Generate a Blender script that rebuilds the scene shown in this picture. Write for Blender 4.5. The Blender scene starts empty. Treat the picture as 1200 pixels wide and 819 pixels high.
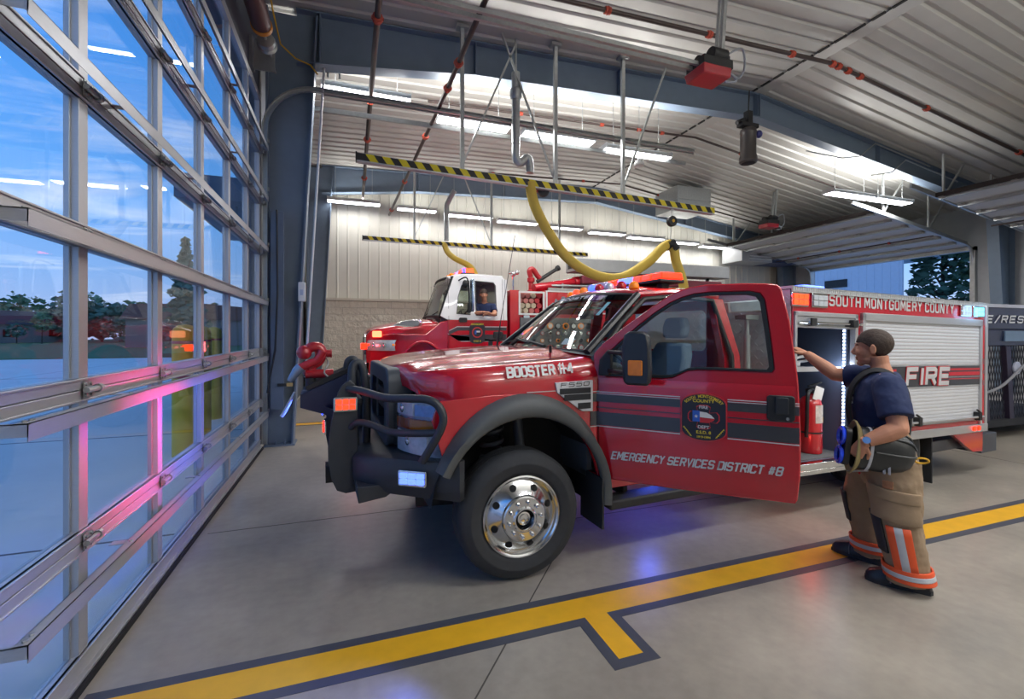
import bpy, bmesh, math, random
from mathutils import Vector, Matrix
rnd = random.Random(7)
SC = bpy.context.scene
COL = SC.collection
PI = math.pi
R = math.radians
V = Vector

# ------------------------------------------------------------------ materials
MATS = {}
def lin(h):
    h = h.lstrip('#')
    o = []
    for i in (0, 2, 4):
        c = int(h[i:i+2], 16) / 255
        o.append(c / 12.92 if c <= .04045 else ((c + .055) / 1.055) ** 2.4)
    return (*o, 1)
def mat(name, col='#888888', rough=.5, metal=0., var=.08, scale=6., emit=None, power=0., coat=0., bump=0., trans=0., spec=.5, stretch=None):
    if name in MATS: return MATS[name]
    m = bpy.data.materials.new(name); m.use_nodes = True
    nt = m.node_tree; n = nt.nodes; L = nt.links
    p = n['Principled BSDF']
    tc = n.new('ShaderNodeTexCoord'); mp = n.new('ShaderNodeMapping')
    if stretch: mp.inputs['Scale'].default_value = stretch
    nz = n.new('ShaderNodeTexNoise'); nz.inputs['Scale'].default_value = scale; nz.inputs['Detail'].default_value = 5
    L.new(tc.outputs['Object'], mp.inputs[0]); L.new(mp.outputs[0], nz.inputs['Vector'])
    c = lin(col)
    mx = n.new('ShaderNodeMix'); mx.data_type = 'RGBA'
    mx.inputs['A'].default_value = tuple(max(0, x * (1 - var * 1.6)) for x in c[:3]) + (1,)
    mx.inputs['B'].default_value = tuple(min(1, x * (1 + var * 1.6)) for x in c[:3]) + (1,)
    L.new(nz.outputs['Fac'], mx.inputs['Factor'])
    L.new(mx.outputs['Result'], p.inputs['Base Color'])
    p.inputs['Roughness'].default_value = rough; p.inputs['Metallic'].default_value = metal
    p.inputs['Specular IOR Level'].default_value = spec
    p.inputs['Coat Weight'].default_value = coat; p.inputs['Coat Roughness'].default_value = .04
    p.inputs['Transmission Weight'].default_value = trans
    if bump:
        b = n.new('ShaderNodeBump'); b.inputs['Strength'].default_value = bump; b.inputs['Distance'].default_value = .02
        L.new(nz.outputs['Fac'], b.inputs['Height']); L.new(b.outputs[0], p.inputs['Normal'])
    if emit:
        p.inputs['Emission Color'].default_value = lin(emit); p.inputs['Emission Strength'].default_value = power
    MATS[name] = m
    return m
def glassmat(name, tint='#e8f2f0', refl=1.0, dark=1.0):
    if name in MATS: return MATS[name]
    m = bpy.data.materials.new(name); m.use_nodes = True
    nt = m.node_tree; n = nt.nodes; L = nt.links
    n.remove(n['Principled BSDF']); out = n['Material Output']
    t = n.new('ShaderNodeBsdfTransparent'); t.inputs[0].default_value = tuple(x * dark for x in lin(tint)[:3]) + (1,)
    g = n.new('ShaderNodeBsdfGlossy'); g.inputs['Roughness'].default_value = .01
    f = n.new('ShaderNodeFresnel'); ge = n.new('ShaderNodeNewGeometry'); io = n.new('ShaderNodeMapRange')
    io.inputs['To Min'].default_value = 1.5; io.inputs['To Max'].default_value = 1/1.5
    L.new(ge.outputs['Backfacing'], io.inputs[0]); L.new(io.outputs[0], f.inputs['IOR'])
    mu = n.new('ShaderNodeMath'); mu.operation = 'MULTIPLY'; mu.inputs[1].default_value = refl; mu.use_clamp = True
    tc = n.new('ShaderNodeTexCoord'); nz = n.new('ShaderNodeTexNoise'); nz.inputs['Scale'].default_value = 1.5
    b = n.new('ShaderNodeBump'); b.inputs['Strength'].default_value = .02; b.inputs['Distance'].default_value = .01
    L.new(tc.outputs['Object'], nz.inputs['Vector']); L.new(nz.outputs['Fac'], b.inputs['Height']); L.new(b.outputs[0], g.inputs['Normal'])
    x = n.new('ShaderNodeMixShader')
    L.new(f.outputs[0], mu.inputs[0]); L.new(mu.outputs[0], x.inputs[0]); L.new(t.outputs[0], x.inputs[1]); L.new(g.outputs[0], x.inputs[2])
    L.new(x.outputs[0], out.inputs[0])
    MATS[name] = m
    return m

# ------------------------------------------------------------------ objects
def tag(o, label=None, cat=None, group=None, kind=None):
    if label: o['label'] = label
    if cat: o['category'] = cat
    if group: o['group'] = group
    if kind: o['kind'] = kind
    return o
def thing(name, label, cat, loc=(0, 0, 0), rz=0., group=None, kind=None):
    o = bpy.data.objects.new(name, None); COL.objects.link(o)
    o.location = loc; o.rotation_euler = (0, 0, rz); o.empty_display_size = .1
    return tag(o, label, cat, group, kind)
def copy_tree(o, parent=None):
    c = o.copy(); COL.objects.link(c)
    if parent: c.parent = parent; c.matrix_parent_inverse = o.matrix_parent_inverse
    for ch in list(o.children): copy_tree(ch, c)
    return c

def frame(d, up=V((0, 0, 1))):
    d = V(d).normalized(); up = V(up)
    if abs(d.dot(up)) > .99: up = V((1, 0, 0)) if abs(d.x) < .9 else V((0, 1, 0))
    s = d.cross(up).normalized(); u = s.cross(d).normalized()
    return d, s, u

class MB:
    """Collects shapes; build() links them as one mesh object."""
    def __init__(s): s.bm = bmesh.new(); s.m = 0; s.X = Matrix()
    def v(s, p): return s.bm.verts.new(s.X @ V(p))
    def f(s, vs):
        try: fa = s.bm.faces.new(vs); fa.material_index = s.m; return fa
        except ValueError: return None
    def poly(s, pts): return s.f([s.v(p) for p in pts])
    def hexa(s, b, t):
        B = [s.v(p) for p in b]; T = [s.v(p) for p in t]; k = len(B)
        s.f(B[::-1]); s.f(T)
        for i in range(k): s.f([B[i], B[(i+1) % k], T[(i+1) % k], T[i]])
        return s
    def box(s, a, b):
        x0, y0, z0 = (min(a[i], b[i]) for i in range(3)); x1, y1, z1 = (max(a[i], b[i]) for i in range(3))
        return s.hexa([(x0,y0,z0),(x1,y0,z0),(x1,y1,z0),(x0,y1,z0)], [(x0,y0,z1),(x1,y0,z1),(x1,y1,z1),(x0,y1,z1)])
    def beam(s, p, q, w, h, up=(0, 0, 1)):
        p, q = V(p), V(q); d, sd, u = frame(q - p, up)
        c = [(-1,-1),(1,-1),(1,1),(-1,1)]
        return s.hexa([p + sd*a*w/2 + u*b*h/2 for a, b in c], [q + sd*a*w/2 + u*b*h/2 for a, b in c])
    def rings(s, rings, closed=True, caps=True):
        L = [[s.v(p) for p in r] for r in rings]; k = len(L[0])
        for a, b in zip(L, L[1:]):
            for i in range(k if closed else k - 1): s.f([a[i], a[(i+1) % k], b[(i+1) % k], b[i]])
        if caps and closed:
            s.f(L[0][::-1]); s.f(L[-1])
        return s
    def tube(s, pts, r, n=10, closed=False, flat=1.):
        pts = [V(p) for p in pts]; K = len(pts); out = []; u0 = None
        for i, p in enumerate(pts):
            if closed: d = pts[(i+1) % K] - pts[i-1]
            else: d = pts[min(i+1, K-1)] - pts[max(i-1, 0)]
            d.normalize()
            if u0 is None: _, sd, u = frame(d)
            else:
                u = (u0 - d * u0.dot(d))
                if u.length < 1e-6: _, sd, u = frame(d)
                else: u.normalize(); sd = d.cross(u)
            u0 = u; rr = r[i] if isinstance(r, (list, tuple)) else r
            out.append([p + (sd*math.cos(2*PI*k/n) + u*math.sin(2*PI*k/n)*flat)*rr for k in range(n)])
        if closed: out.append(out[0]); return s.rings(out, True, False)
        return s.rings(out)
    def cyl(s, p, q, r, r2=None, n=20): return s.tube([p, q], [r, r if r2 is None else r2], n)
    def lathe(s, prof, o=(0, 0, 0), ax=(0, 0, 1), n=28, caps=True):
        """prof: list of (radius, distance along the axis)"""
        d, sd, u = frame(ax); o = V(o)
        return s.rings([[o + d*h + (sd*math.cos(2*PI*k/n) + u*math.sin(2*PI*k/n))*max(r, 1e-4) for k in range(n)] for r, h in prof], True, caps)
    def prism(s, pts, fn, a, b):
        """outline pts (p,q) extruded from a to b; fn(p,q,t) -> xyz"""
        return s.hexa([fn(p, q, a) for p, q in pts], [fn(p, q, b) for p, q in pts])
    def frame2(s, outer, inner, fn, a, b):
        """a ring between two outlines with the same number of points, extruded"""
        k = len(outer)
        A = [s.v(fn(p, q, a)) for p, q in outer]; B = [s.v(fn(p, q, a)) for p, q in inner]
        C = [s.v(fn(p, q, b)) for p, q in outer]; D = [s.v(fn(p, q, b)) for p, q in inner]
        for i in range(k):
            j = (i+1) % k
            s.f([A[j], A[i], B[i], B[j]]); s.f([C[i], C[j], D[j], D[i]]); s.f([A[i], A[j], C[j], C[i]]); s.f([B[j], B[i], D[i], D[j]])
        return s
    def ball(s, c, r, n=14, sc=(1, 1, 1)):
        k = n // 2 + 1; c = V(c)
        return s.rings([[c + V((math.cos(2*PI*i/n)*math.sin(a)*r*sc[0], math.sin(2*PI*i/n)*math.sin(a)*r*sc[1], -math.cos(a)*r*sc[2])) for i in range(n)]
                        for a in [max(.02, min(PI-.02, PI*j/(k-1))) for j in range(k)]])
    def holed(s, outer, holes, fn, a, b):
        """outline with holes, filled and extruded"""
        bm2 = bmesh.new(); es = []
        for lp in [outer] + holes:
            vs = [bm2.verts.new((p, q, 0)) for p, q in lp]
            es += [bm2.edges.new((vs[i], vs[(i+1) % len(vs)])) for i in range(len(vs))]
        bmesh.ops.triangle_fill(bm2, use_beauty=True, use_dissolve=False, edges=es)
        bm2.verts.index_update()
        co = [(x.co.x, x.co.y) for x in bm2.verts]
        A = [s.v(fn(p, q, a)) for p, q in co]; B = [s.v(fn(p, q, b)) for p, q in co]
        for fa in bm2.faces:
            i = [x.index for x in fa.verts]; s.f([A[k] for k in i][::-1]); s.f([B[k] for k in i])
        o = 0
        for lp in [outer] + holes:
            k = len(lp)
            for i in range(k): s.f([A[o+i], A[o+(i+1) % k], B[o+(i+1) % k], B[o+i]])
            o += k
        bm2.free(); return s
    def build(s, name, mats, parent=None, ang=35, bev=0., sub=0, loc=None, smooth=True, weld=False):
        if weld: bmesh.ops.remove_doubles(s.bm, verts=s.bm.verts, dist=1e-5)
        bmesh.ops.recalc_face_normals(s.bm, faces=s.bm.faces)
        me = bpy.data.meshes.new(name); s.bm.to_mesh(me); s.bm.free()
        for m in (mats if isinstance(mats, (list, tuple)) else [mats]): me.materials.append(m)
        o = bpy.data.objects.new(name, me); COL.objects.link(o)
        if parent is not None: o.parent = parent
        if loc: o.location = loc
        if smooth and len(me.polygons):
            me.polygons.foreach_set('use_smooth', [True] * len(me.polygons)); me.set_sharp_from_angle(angle=R(ang))
        if bev:
            b = o.modifiers.new('bevel', 'BEVEL'); b.width = bev; b.segments = 2; b.limit_method = 'ANGLE'; b.angle_limit = R(40)
        if sub:
            b = o.modifiers.new('sub', 'SUBSURF'); b.levels = sub; b.render_levels = sub
        return o

def text(name, body, size, material, parent, M, depth=.001, xs=1., shear=0., space=1., align='LEFT', bold=0., fit=0):
    c = bpy.data.curves.new(name, 'FONT'); c.body = body; c.size = size; c.extrude = depth; c.shear = shear
    c.space_character = space; c.align_x = align; c.offset = bold
    ob = bpy.data.objects.new(name + '_src', c); me = bpy.data.meshes.new_from_object(ob)
    bpy.data.objects.remove(ob); bpy.data.curves.remove(c)
    if fit:
        w_ = [v_.co.x for v_ in me.vertices]; xs = fit / (max(w_) - min(w_))
    me.transform(M @ Matrix.Diagonal((xs, 1, 1, 1))); me.materials.clear(); me.materials.append(material); me.name = name
    o = bpy.data.objects.new(name, me); COL.objects.link(o); o.parent = parent
    return o
def basis(o, ex, ey):
    ex = V(ex).normalized(); ey = V(ey).normalized(); ez = ex.cross(ey)
    m = Matrix((ex, ey, ez)).transposed().to_4x4(); m.translation = V(o); return m
def spline(pts, n=6, closed=False):
    """Catmull-Rom through pts"""
    P = [V(p) for p in pts]; K = len(P); out = []
    for i in range(K if closed else K - 1):
        if closed: a, b, c, d = P[i-1], P[i], P[(i+1) % K], P[(i+2) % K]
        else: a, b, c, d = P[max(i-1, 0)], P[i], P[i+1], P[min(i+2, K-1)]
        for k in range(n):
            t = k / n
            out.append(.5*((2*b) + (c-a)*t + (2*a-5*b+4*c-d)*t*t + (3*b-a-3*c+d)*t**3))
    if not closed: out.append(P[-1])
    return out
def arc(cx, cz, r, a0, a1, n): return [(cx + r*math.cos(R(a0+(a1-a0)*i/n)), cz + r*math.sin(R(a0+(a1-a0)*i/n))) for i in range(n+1)]
def rrect(x0, z0, x1, z1, r, n=4):
    return arc(x1-r, z0+r, r, -90, 0, n) + arc(x1-r, z1-r, r, 0, 90, n) + arc(x0+r, z1-r, r, 90, 180, n) + arc(x0+r, z0+r, r, 180, 270, n)
XZ = lambda p, q, t: (p, t, q)
YZ = lambda p, q, t: (t, p, q)
XY = lambda p, q, t: (p, q, t)
def ordinal(i): return ['first', 'second', 'third', 'fourth', 'fifth', 'sixth', 'seventh', 'eighth', 'ninth', 'tenth', 'eleventh', 'twelfth'][i]

# shared materials
STEEL = mat('dark painted steel', '#68788a', .5, 0, .08)
GALV = mat('galvanised steel', '#a9adad', .38, .75, .12, 20)
ALU = mat('brushed aluminium', '#b4b6ba', .38, .55, .06, 30, stretch=(1, 1, 14))
CHROME = mat('chrome', '#e4e6e8', .06, 1, .01)
BLACK = mat('black plastic', '#17191c', .5, 0, .1)
BLACKG = mat('black gloss', '#0d0f12', .2, 0, .05)
WHITE = mat('white paint', '#d9d9d6', .45, 0, .04)
RED = mat('red truck paint', '#b51226', .22, 0, .03, 3, coat=.9)
REDM = mat('red enamel', '#a81a22', .35, 0, .08, coat=.4)
RUBBER = mat('tyre rubber', '#2b2e33', .75, 0, .15, 25)
GREYP = mat('grey plastic trim', '#4d5153', .6, 0, .07, 20)
SILVER = mat('silver reflective film', '#c6c8ca', .4, .15, .03)
CHAR = mat('charcoal film', '#34363c', .35, 0, .05, coat=.5)
YEL = mat('yellow paint', '#d9a92a', .5, 0, .1)
SKINM = mat('skin', '#b98266', .55, 0, .08, 12)
# ---------------- squared block lettering drawn as strokes on a 4 x 6 grid
C_ = [(4, 4.5), (4, 5.3), (3.3, 6), (.7, 6), (0, 5.3), (0, .7), (.7, 0), (3.3, 0), (4, .7), (4, 1.5)]
O_ = [(.7, 0), (0, .7), (0, 5.3), (.7, 6), (3.3, 6), (4, 5.3), (4, .7), (3.3, 0), (.7, 0), (0, .7)]
S_ = [(4, 4.7), (4, 5.4), (3.4, 6), (.6, 6), (0, 5.4), (0, 3.6), (.6, 3), (3.4, 3), (4, 2.4), (4, .6), (3.4, 0), (.6, 0), (0, .6), (0, 1.3)]
GL = {'A': [[(0, -.4), (0, 4.6), (1.2, 6), (2.8, 6), (4, 4.6), (4, -.4)], [(0, 2.3), (4, 2.3)]], 'B': [[(0, 3), (0, 6), (3.4, 6), (4, 5.4), (4, 3.6), (3.4, 3), (0, 3)], [(3.4, 3), (4, 2.4), (4, .6), (3.4, 0), (0, 0), (0, 3)]],
 'C': [C_], 'D': [[(0, 0), (0, 6), (3.2, 6), (4, 5.2), (4, .8), (3.2, 0), (0, 0), (0, 6)]], 'E': [[(4.2, 6), (0, 6), (0, 0), (4.2, 0)], [(0, 3), (3.7, 3)]], 'F': [[(4.2, 6), (0, 6), (0, -.4)], [(0, 3), (3.6, 3)]],
 'G': [C_ + [(4, 2.7), (2.1, 2.7)]], 'I': [[(0, -.4), (0, 6.4)]], 'M': [[(0, -.4), (0, 6), (.5, 6), (2.4, 2), (4.3, 6), (4.8, 6), (4.8, -.4)]], 'N': [[(0, -.4), (0, 6), (.5, 6), (3.5, 0), (4, 0), (4, 6.4)]], 'O': [O_],
 'R': [[(0, -.4), (0, 6), (3.4, 6), (4, 5.4), (4, 3.5), (3.4, 2.9), (0, 2.9)], [(2.4, 2.9), (4.1, -.3)]], 'S': [S_], 'T': [[(-.2, 6), (4.2, 6)], [(2, 6), (2, -.4)]], 'H': [[(0, -.4), (0, 6.4)], [(4, -.4), (4, 6.4)], [(0, 3), (4, 3)]],
 'U': [[(0, 6.4), (0, .7), (.7, 0), (3.3, 0), (4, .7), (4, 6.4)]], 'V': [[(0, 6.4), (2, 0), (4, 6.4)]], 'Y': [[(0, 6.4), (2, 3), (4, 6.4)], [(2, 3), (2, -.4)]], 'P': [[(0, -.4), (0, 6), (3.4, 6), (4, 5.4), (4, 3.4), (3.4, 2.8), (0, 2.8)]],
 '1': [[(0, 5), (1.1, 6), (1.1, -.4)]], '4': [[(3.2, -.4), (3.2, 6), (2.8, 6), (0, 2), (0, 1.6), (4.2, 1.6)]], '5': [[(3.9, 6), (.2, 6), (0, 3.4), (3.4, 3.4), (4, 2.8), (4, .6), (3.4, 0), (0, 0)]], '0': [O_],
 '8': [[(.6, 3), (0, 3.6), (0, 5.4), (.6, 6), (3.4, 6), (4, 5.4), (4, 3.6), (3.4, 3), (.6, 3), (0, 2.4), (0, .6), (.6, 0), (3.4, 0), (4, .6), (4, 2.4), (3.4, 3)]], '#': [[(1, 0), (1.6, 6)], [(2.8, 0), (3.4, 6)], [(0, 1.9), (4.2, 1.9)], [(.2, 4.1), (4.4, 4.1)]],
 '·': [[(.3, 2.4), (.3, 3.6)]], '/': [[(0, -.6), (3, 6.6)]], '.': [[(.3, -.3), (.3, .6)]]}
def ltext(name, body, h, w_, material, parent, M, depth=.002, stroke=.95, shear=0., gap=1.7):
    """block letters h high, fitted to the total width w_"""
    words, x, tot = [], 0, 0
    for wd in body.split(' '):
        xs = []
        for ch in wd: xs.append((ch, x)); x += max(p[0] for s in GL[ch] for p in s) + gap; tot = x - gap
        words.append(xs); x += 2.6
    kx, kz = (w_ - h*stroke/6.9) / tot, h / (6 + stroke); hs = stroke / 2 * kz; out = None
    sh = lambda q: (q.x + q.y*shear, q.y)
    for xs in words:
        b = MB(); b.X = M
        for ch, x0 in xs:
            for st in GL[ch]:
                P = [V(((x0 + p)*kx + hs, (q + stroke/2)*kz)) for p, q in st]; Lf, Rt = [], []
                for i, p in enumerate(P):
                    d0 = (P[i] - P[i-1]).normalized() if i else (P[1] - P[0]).normalized(); d1 = (P[i+1] - P[i]).normalized() if i < len(P)-1 else d0
                    n_ = V((-d0.y - d1.y, d0.x + d1.x)).normalized(); k = 1/max(.45, n_.dot(V((-d1.y, d1.x))))
                    Lf.append(p + n_*hs*k); Rt.append(p - n_*hs*k)
                for i in range(len(P)-1): b.prism([sh(Rt[i]), sh(Rt[i+1]), sh(Lf[i+1]), sh(Lf[i])], XY, 0, depth)
        out = b.build(name, material, parent, smooth=False)
    return out
# ================================================================== camera, sky, view
cam = bpy.data.cameras.new('camera'); camo = bpy.data.objects.new('camera', cam); COL.objects.link(camo)
camo.location = (0, 0, 1.65); camo.rotation_euler = (R(90), 0, R(-19.4))
cam.sensor_width = 36; cam.lens = 16.2; cam.shift_y = -19.5/1200; cam.clip_start = .02; cam.clip_end = 500
SC.camera = camo
SC.view_settings.view_transform = 'Standard'; SC.view_settings.look = 'None'; SC.view_settings.gamma = 1
SC.view_settings.use_curve_mapping = False; SC.view_settings.exposure = 0.1
SC.cycles.use_denoising = True; SC.cycles.max_bounces = 10; SC.cycles.transparent_max_bounces = 16
SC.cycles.diffuse_bounces = 5; SC.cycles.glossy_bounces = 4; SC.cycles.caustics_reflective = False; SC.cycles.caustics_refractive = False
SC.cycles.sample_clamp_indirect = 4.0; SC.cycles.use_light_tree = True

w = bpy.data.worlds.new('dusk sky'); SC.world = w; w.use_nodes = True
n = w.node_tree.nodes; L = w.node_tree.links
bg = n['Background']; tc = n.new('ShaderNodeTexCoord'); sep = n.new('ShaderNodeSeparateXYZ')
L.new(tc.outputs['Generated'], sep.inputs[0])
rp = n.new('ShaderNodeValToRGB'); e = rp.color_ramp.elements
e[0].position = 0.0; e[0].color = lin('#98a6c8'); e[1].position = .75; e[1].color = lin('#2a6cbc')
for p, c in ((.10, '#7b9fd0'), (.22, '#5f97d6'), (.42, '#4687d0')):
    x = e.new(p); x.color = lin(c)
L.new(sep.outputs['Z'], rp.inputs[0])
# cloud streaks: the direction is projected on a high flat layer
dv = n.new('ShaderNodeMath'); dv.operation = 'ADD'; dv.inputs[1].default_value = .14; L.new(sep.outputs['Z'], dv.inputs[0])
dx = n.new('ShaderNodeMath'); dx.operation = 'DIVIDE'; L.new(sep.outputs['X'], dx.inputs[0]); L.new(dv.outputs[0], dx.inputs[1])
dy = n.new('ShaderNodeMath'); dy.operation = 'DIVIDE'; L.new(sep.outputs['Y'], dy.inputs[0]); L.new(dv.outputs[0], dy.inputs[1])
cx = n.new('ShaderNodeCombineXYZ'); L.new(dx.outputs[0], cx.inputs[0]); L.new(dy.outputs[0], cx.inputs[1])
mp = n.new('ShaderNodeMapping'); mp.inputs['Rotation'].default_value = (0, 0, R(35)); mp.inputs['Scale'].default_value = (.55, 1.5, 1); mp.inputs['Location'].default_value = (1.3, .4, 0)
L.new(cx.outputs[0], mp.inputs[0])
nz = n.new('ShaderNodeTexNoise'); nz.inputs['Scale'].default_value = 1.15; nz.inputs['Detail'].default_value = 9; nz.inputs['Roughness'].default_value = .58; nz.inputs['Distortion'].default_value = .5
L.new(mp.outputs[0], nz.inputs['Vector'])
cr = n.new('ShaderNodeValToRGB'); cr.color_ramp.elements[0].position = .52; cr.color_ramp.elements[1].position = .68
cr.color_ramp.elements[0].color = (0, 0, 0, 1); cr.color_ramp.elements[1].color = (.95, .95, .95, 1)
L.new(nz.outputs['Fac'], cr.inputs[0])
mx = n.new('ShaderNodeMix'); mx.data_type = 'RGBA'; L.new(cr.outputs[0], mx.inputs['Factor']); L.new(rp.outputs[0], mx.inputs['A']); mx.inputs['B'].default_value = lin('#bcc6dc')
L.new(mx.outputs['Result'], bg.inputs[0]); bg.inputs[1].default_value = 1.75

# ================================================================== floor
def concrete(name, a, b, rough, scale=1.0):
    m = bpy.data.materials.new(name); m.use_nodes = True
    nt = m.node_tree; n = nt.nodes; L = nt.links; p = n['Principled BSDF']
    tc = n.new('ShaderNodeTexCoord')
    n1 = n.new('ShaderNodeTexNoise'); n1.inputs['Scale'].default_value = .9*scale; n1.inputs['Detail'].default_value = 8; n1.inputs['Roughness'].default_value = .65
    n2 = n.new('ShaderNodeTexNoise'); n2.inputs['Scale'].default_value = 14*scale; n2.inputs['Detail'].default_value = 6
    L.new(tc.outputs['Object'], n1.inputs['Vector']); L.new(tc.outputs['Object'], n2.inputs['Vector'])
    ad = n.new('ShaderNodeMath'); ad.operation = 'MULTIPLY_ADD'; ad.inputs[1].default_value = .3; L.new(n2.outputs['Fac'], ad.inputs[0]); L.new(n1.outputs['Fac'], ad.inputs[2])
    r = n.new('ShaderNodeValToRGB'); r.color_ramp.elements[0].position = .48; r.color_ramp.elements[1].position = .85
    r.color_ramp.elements[0].color = lin(a); r.color_ramp.elements[1].color = lin(b)
    L.new(ad.outputs[0], r.inputs[0]); L.new(r.outputs[0], p.inputs['Base Color'])
    rr = n.new('ShaderNodeMapRange'); rr.inputs['To Min'].default_value = rough - .08; rr.inputs['To Max'].default_value = rough + .14
    L.new(n1.outputs['Fac'], rr.inputs[0]); L.new(rr.outputs[0], p.inputs['Roughness'])
    return m
FLOORM = concrete('sealed concrete', '#857f76', '#a39c90', .30)
b = MB(); b.box((-1.2, -4.2, -.15), (17.8, 15, 0)); fl = b.build('floor', FLOORM); tag(fl, kind='structure')
MARKY = mat('floor yellow', '#dba621', .45, 0, .1, 9); MARKB = mat('floor black', '#41454f', .5, 0, .12, 12)
def fmark(y0, y1, x0, x1, stub=None):
    b = MB(); e = .062
    if stub:
        s0, s1, sy = stub
        b.m = 1
        b.prism([(x0, y1-e), (x1, y1-e), (x1, y1), (x0, y1)], XY, .0002, .002)
        b.prism([(x0, y0), (s0, y0), (s0, sy), (s1, sy), (s1, y0), (x1, y0), (x1, y0+e), (s1-e, y0+e), (s1-e, sy+e), (s0+e, sy+e), (s0+e, y0+e), (x0, y0+e)], XY, .0002, .002)
        b.m = 0
        b.prism([(x0, y0+e), (s0+e, y0+e), (s0+e, sy+e), (s1-e, sy+e), (s1-e, y0+e), (x1, y0+e), (x1, y1-e), (x0, y1-e)], XY, .0002, .0021)
    else:
        b.m = 1; b.box((x0, y0, .0002), (x1, y0+e, .002)); b.box((x0, y1-e, .0002), (x1, y1, .002)); b.m = 0; b.box((x0, y0+e, .0002), (x1, y1-e, .0021))
    o = b.build('floor_marking', [MARKY, MARKB]); tag(o, kind='structure'); return o
fmark(2.315, 2.625, -1.13, 17.4, (1.222, 1.49, 1.955))
fmark(8.95, 9.26, -1.1, 17.4)
JOINT = mat('dark joint', '#4b4843', .9, 0, .1)  # colour of the thin dark strips along the control joints
b = MB()
for p, q in (((-.2, 1.12), (1.9, 3.68)), ((1.9, 3.68), (6.5, 3.68)), ((-1.1, 4.4), (1.2, 4.4)), ((8, -3), (8, 2.2)), ((8, 2.7), (8, 8.9))):
    b.beam((*p, .0006), (*q, .0006), .008, .001)
tag(b.build('floor_joint', JOINT), kind='structure')

# ================================================================== roof, frames, walls
LINER = mat('liner panel', '#b4b3ad', .5, .1, .05, 3)
WALLM = mat('wall panel', '#c9c6ba', .5, 0, .04, 3)
ZL = lambda x: 6.45 + .032*(x + 1.1)
RX = 8.2; RZ = ZL(RX)
ZR = lambda x: RZ - .148*(x - RX)
roofz = lambda x: ZL(x) if x < RX else ZR(x)
def ribs(y0, y1, step, flat, h):
    out = []; y = y0
    while y < y1:
        out += [(y, 0), (y+flat, 0), (y+flat+.03, h), (y+step-.03, h)]; y += step
    out.append((y, 0)); return out
b = MB()
pr = ribs(-4.2, 15, .305, .19, .032)
for xa, xb in ((-1.4, RX), (RX, 17.8)):
    A = [b.v((xa, y, roofz(xa) + .02 + z)) for y, z in pr]; B = [b.v((xb, y, roofz(xb) + .02 + z)) for y, z in pr]
    for i in range(len(A)-1): b.f([A[i], A[i+1], B[i+1], B[i]])
b.box((RX-.14, -4.2, RZ-.004), (RX+.14, 15, RZ+.012))
b.box((-1.5, -4.2, RZ+.3), (17.9, 15.1, RZ+.4))
tag(b.build('ceiling', LINER, ang=20), kind='structure')
# thin dark seams where two runs of liner lap, either side of the ridge
SEAM = mat('dark seam', '#2d2c2a', .8)
b = MB(); y = -3.6
while y < 14.5:
    b.box((RX-.19, y, RZ-.01), (RX-.145, y+.2, RZ+.02)); y += .305
tag(b.build('trim_1', SEAM), kind='structure')

def ibeam_frame(y, name):
    fl_, wb = .24, .012
    b = MB()
    bot = [(-.75, 5.66), (2.0, 5.98), (RX, 6.24), (12, 5.72), (17.5, 4.95)]
    top = [(-.75, ZL(-.75)-.01), (2.0, ZL(2)-.01), (RX, RZ-.015), (12, ZR(12)-.01), (17.5, ZR(17.5)-.01)]
    b.prism(bot + top[::-1], XZ, y-wb/2, y+wb/2)
    for ln, s in ((bot, 1), (top, -1)):
        for p, q in zip(ln, ln[1:]): b.beam((p[0], y, p[1]), (q[0], y, q[1]), fl_, .02)
    for x in (-.42, 2.0, 4.8, RX-.03, RX+.03, 12):
        k = [(bot[i], bot[i+1]) for i in range(4) if bot[i][0] <= x <= bot[i+1][0]][0]
        z0 = k[0][1] + (k[1][1]-k[0][1])*(x-k[0][0])/(k[1][0]-k[0][0])
        b.box((x-.008, y-.115, z0), (x+.008, y+.115, roofz(x)-.02))
    o = b.build(name, STEEL); return tag(o, kind='structure')
def column(y, right=False):
    b = MB()
    if not right:
        b.prism([(-1.12, 0.02), (-.80, 0.02), (-.46, 6.4), (-1.12, 6.4)], XZ, y-.008, y+.008)
        b.box((-1.15, y-.13, 0), (-1.12, y+.13, 6.4))
        b.beam((-.80, y, .02), (-.46, y, 6.4), .26, .025, (1, 0, 0))
        b.box((-1.17, y-.17, 0), (-.76, y+.17, .022))
        for dx in (-1.02, -.9): 
            for dy in (-.1, .1): b.cyl((dx, y+dy, .02), (dx, y+dy, .07), .015, n=6)
    else:
        b.prism([(17.5, 0.02), (17.16, 0.02), (16.7, 5.4), (17.5, 5.4)], XZ, y-.008, y+.008)
        b.box((17.5, y-.13, 0), (17.53, y+.13, 5.4)); b.beam((17.16, y, .02), (16.7, y, 5.3), .26, .025, (1, 0, 0))
        b.box((17.1, y-.17, 0), (17.55, y+.17, .022))
    return tag(b.build('steel_column', STEEL), kind='structure')
for y in (7.6, 14.35, .85): 
    ibeam_frame(y, 'roof_beam')
for y in (7.6, 14.35): column(y)
column(7.6, True); column(14.3, True)
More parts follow.
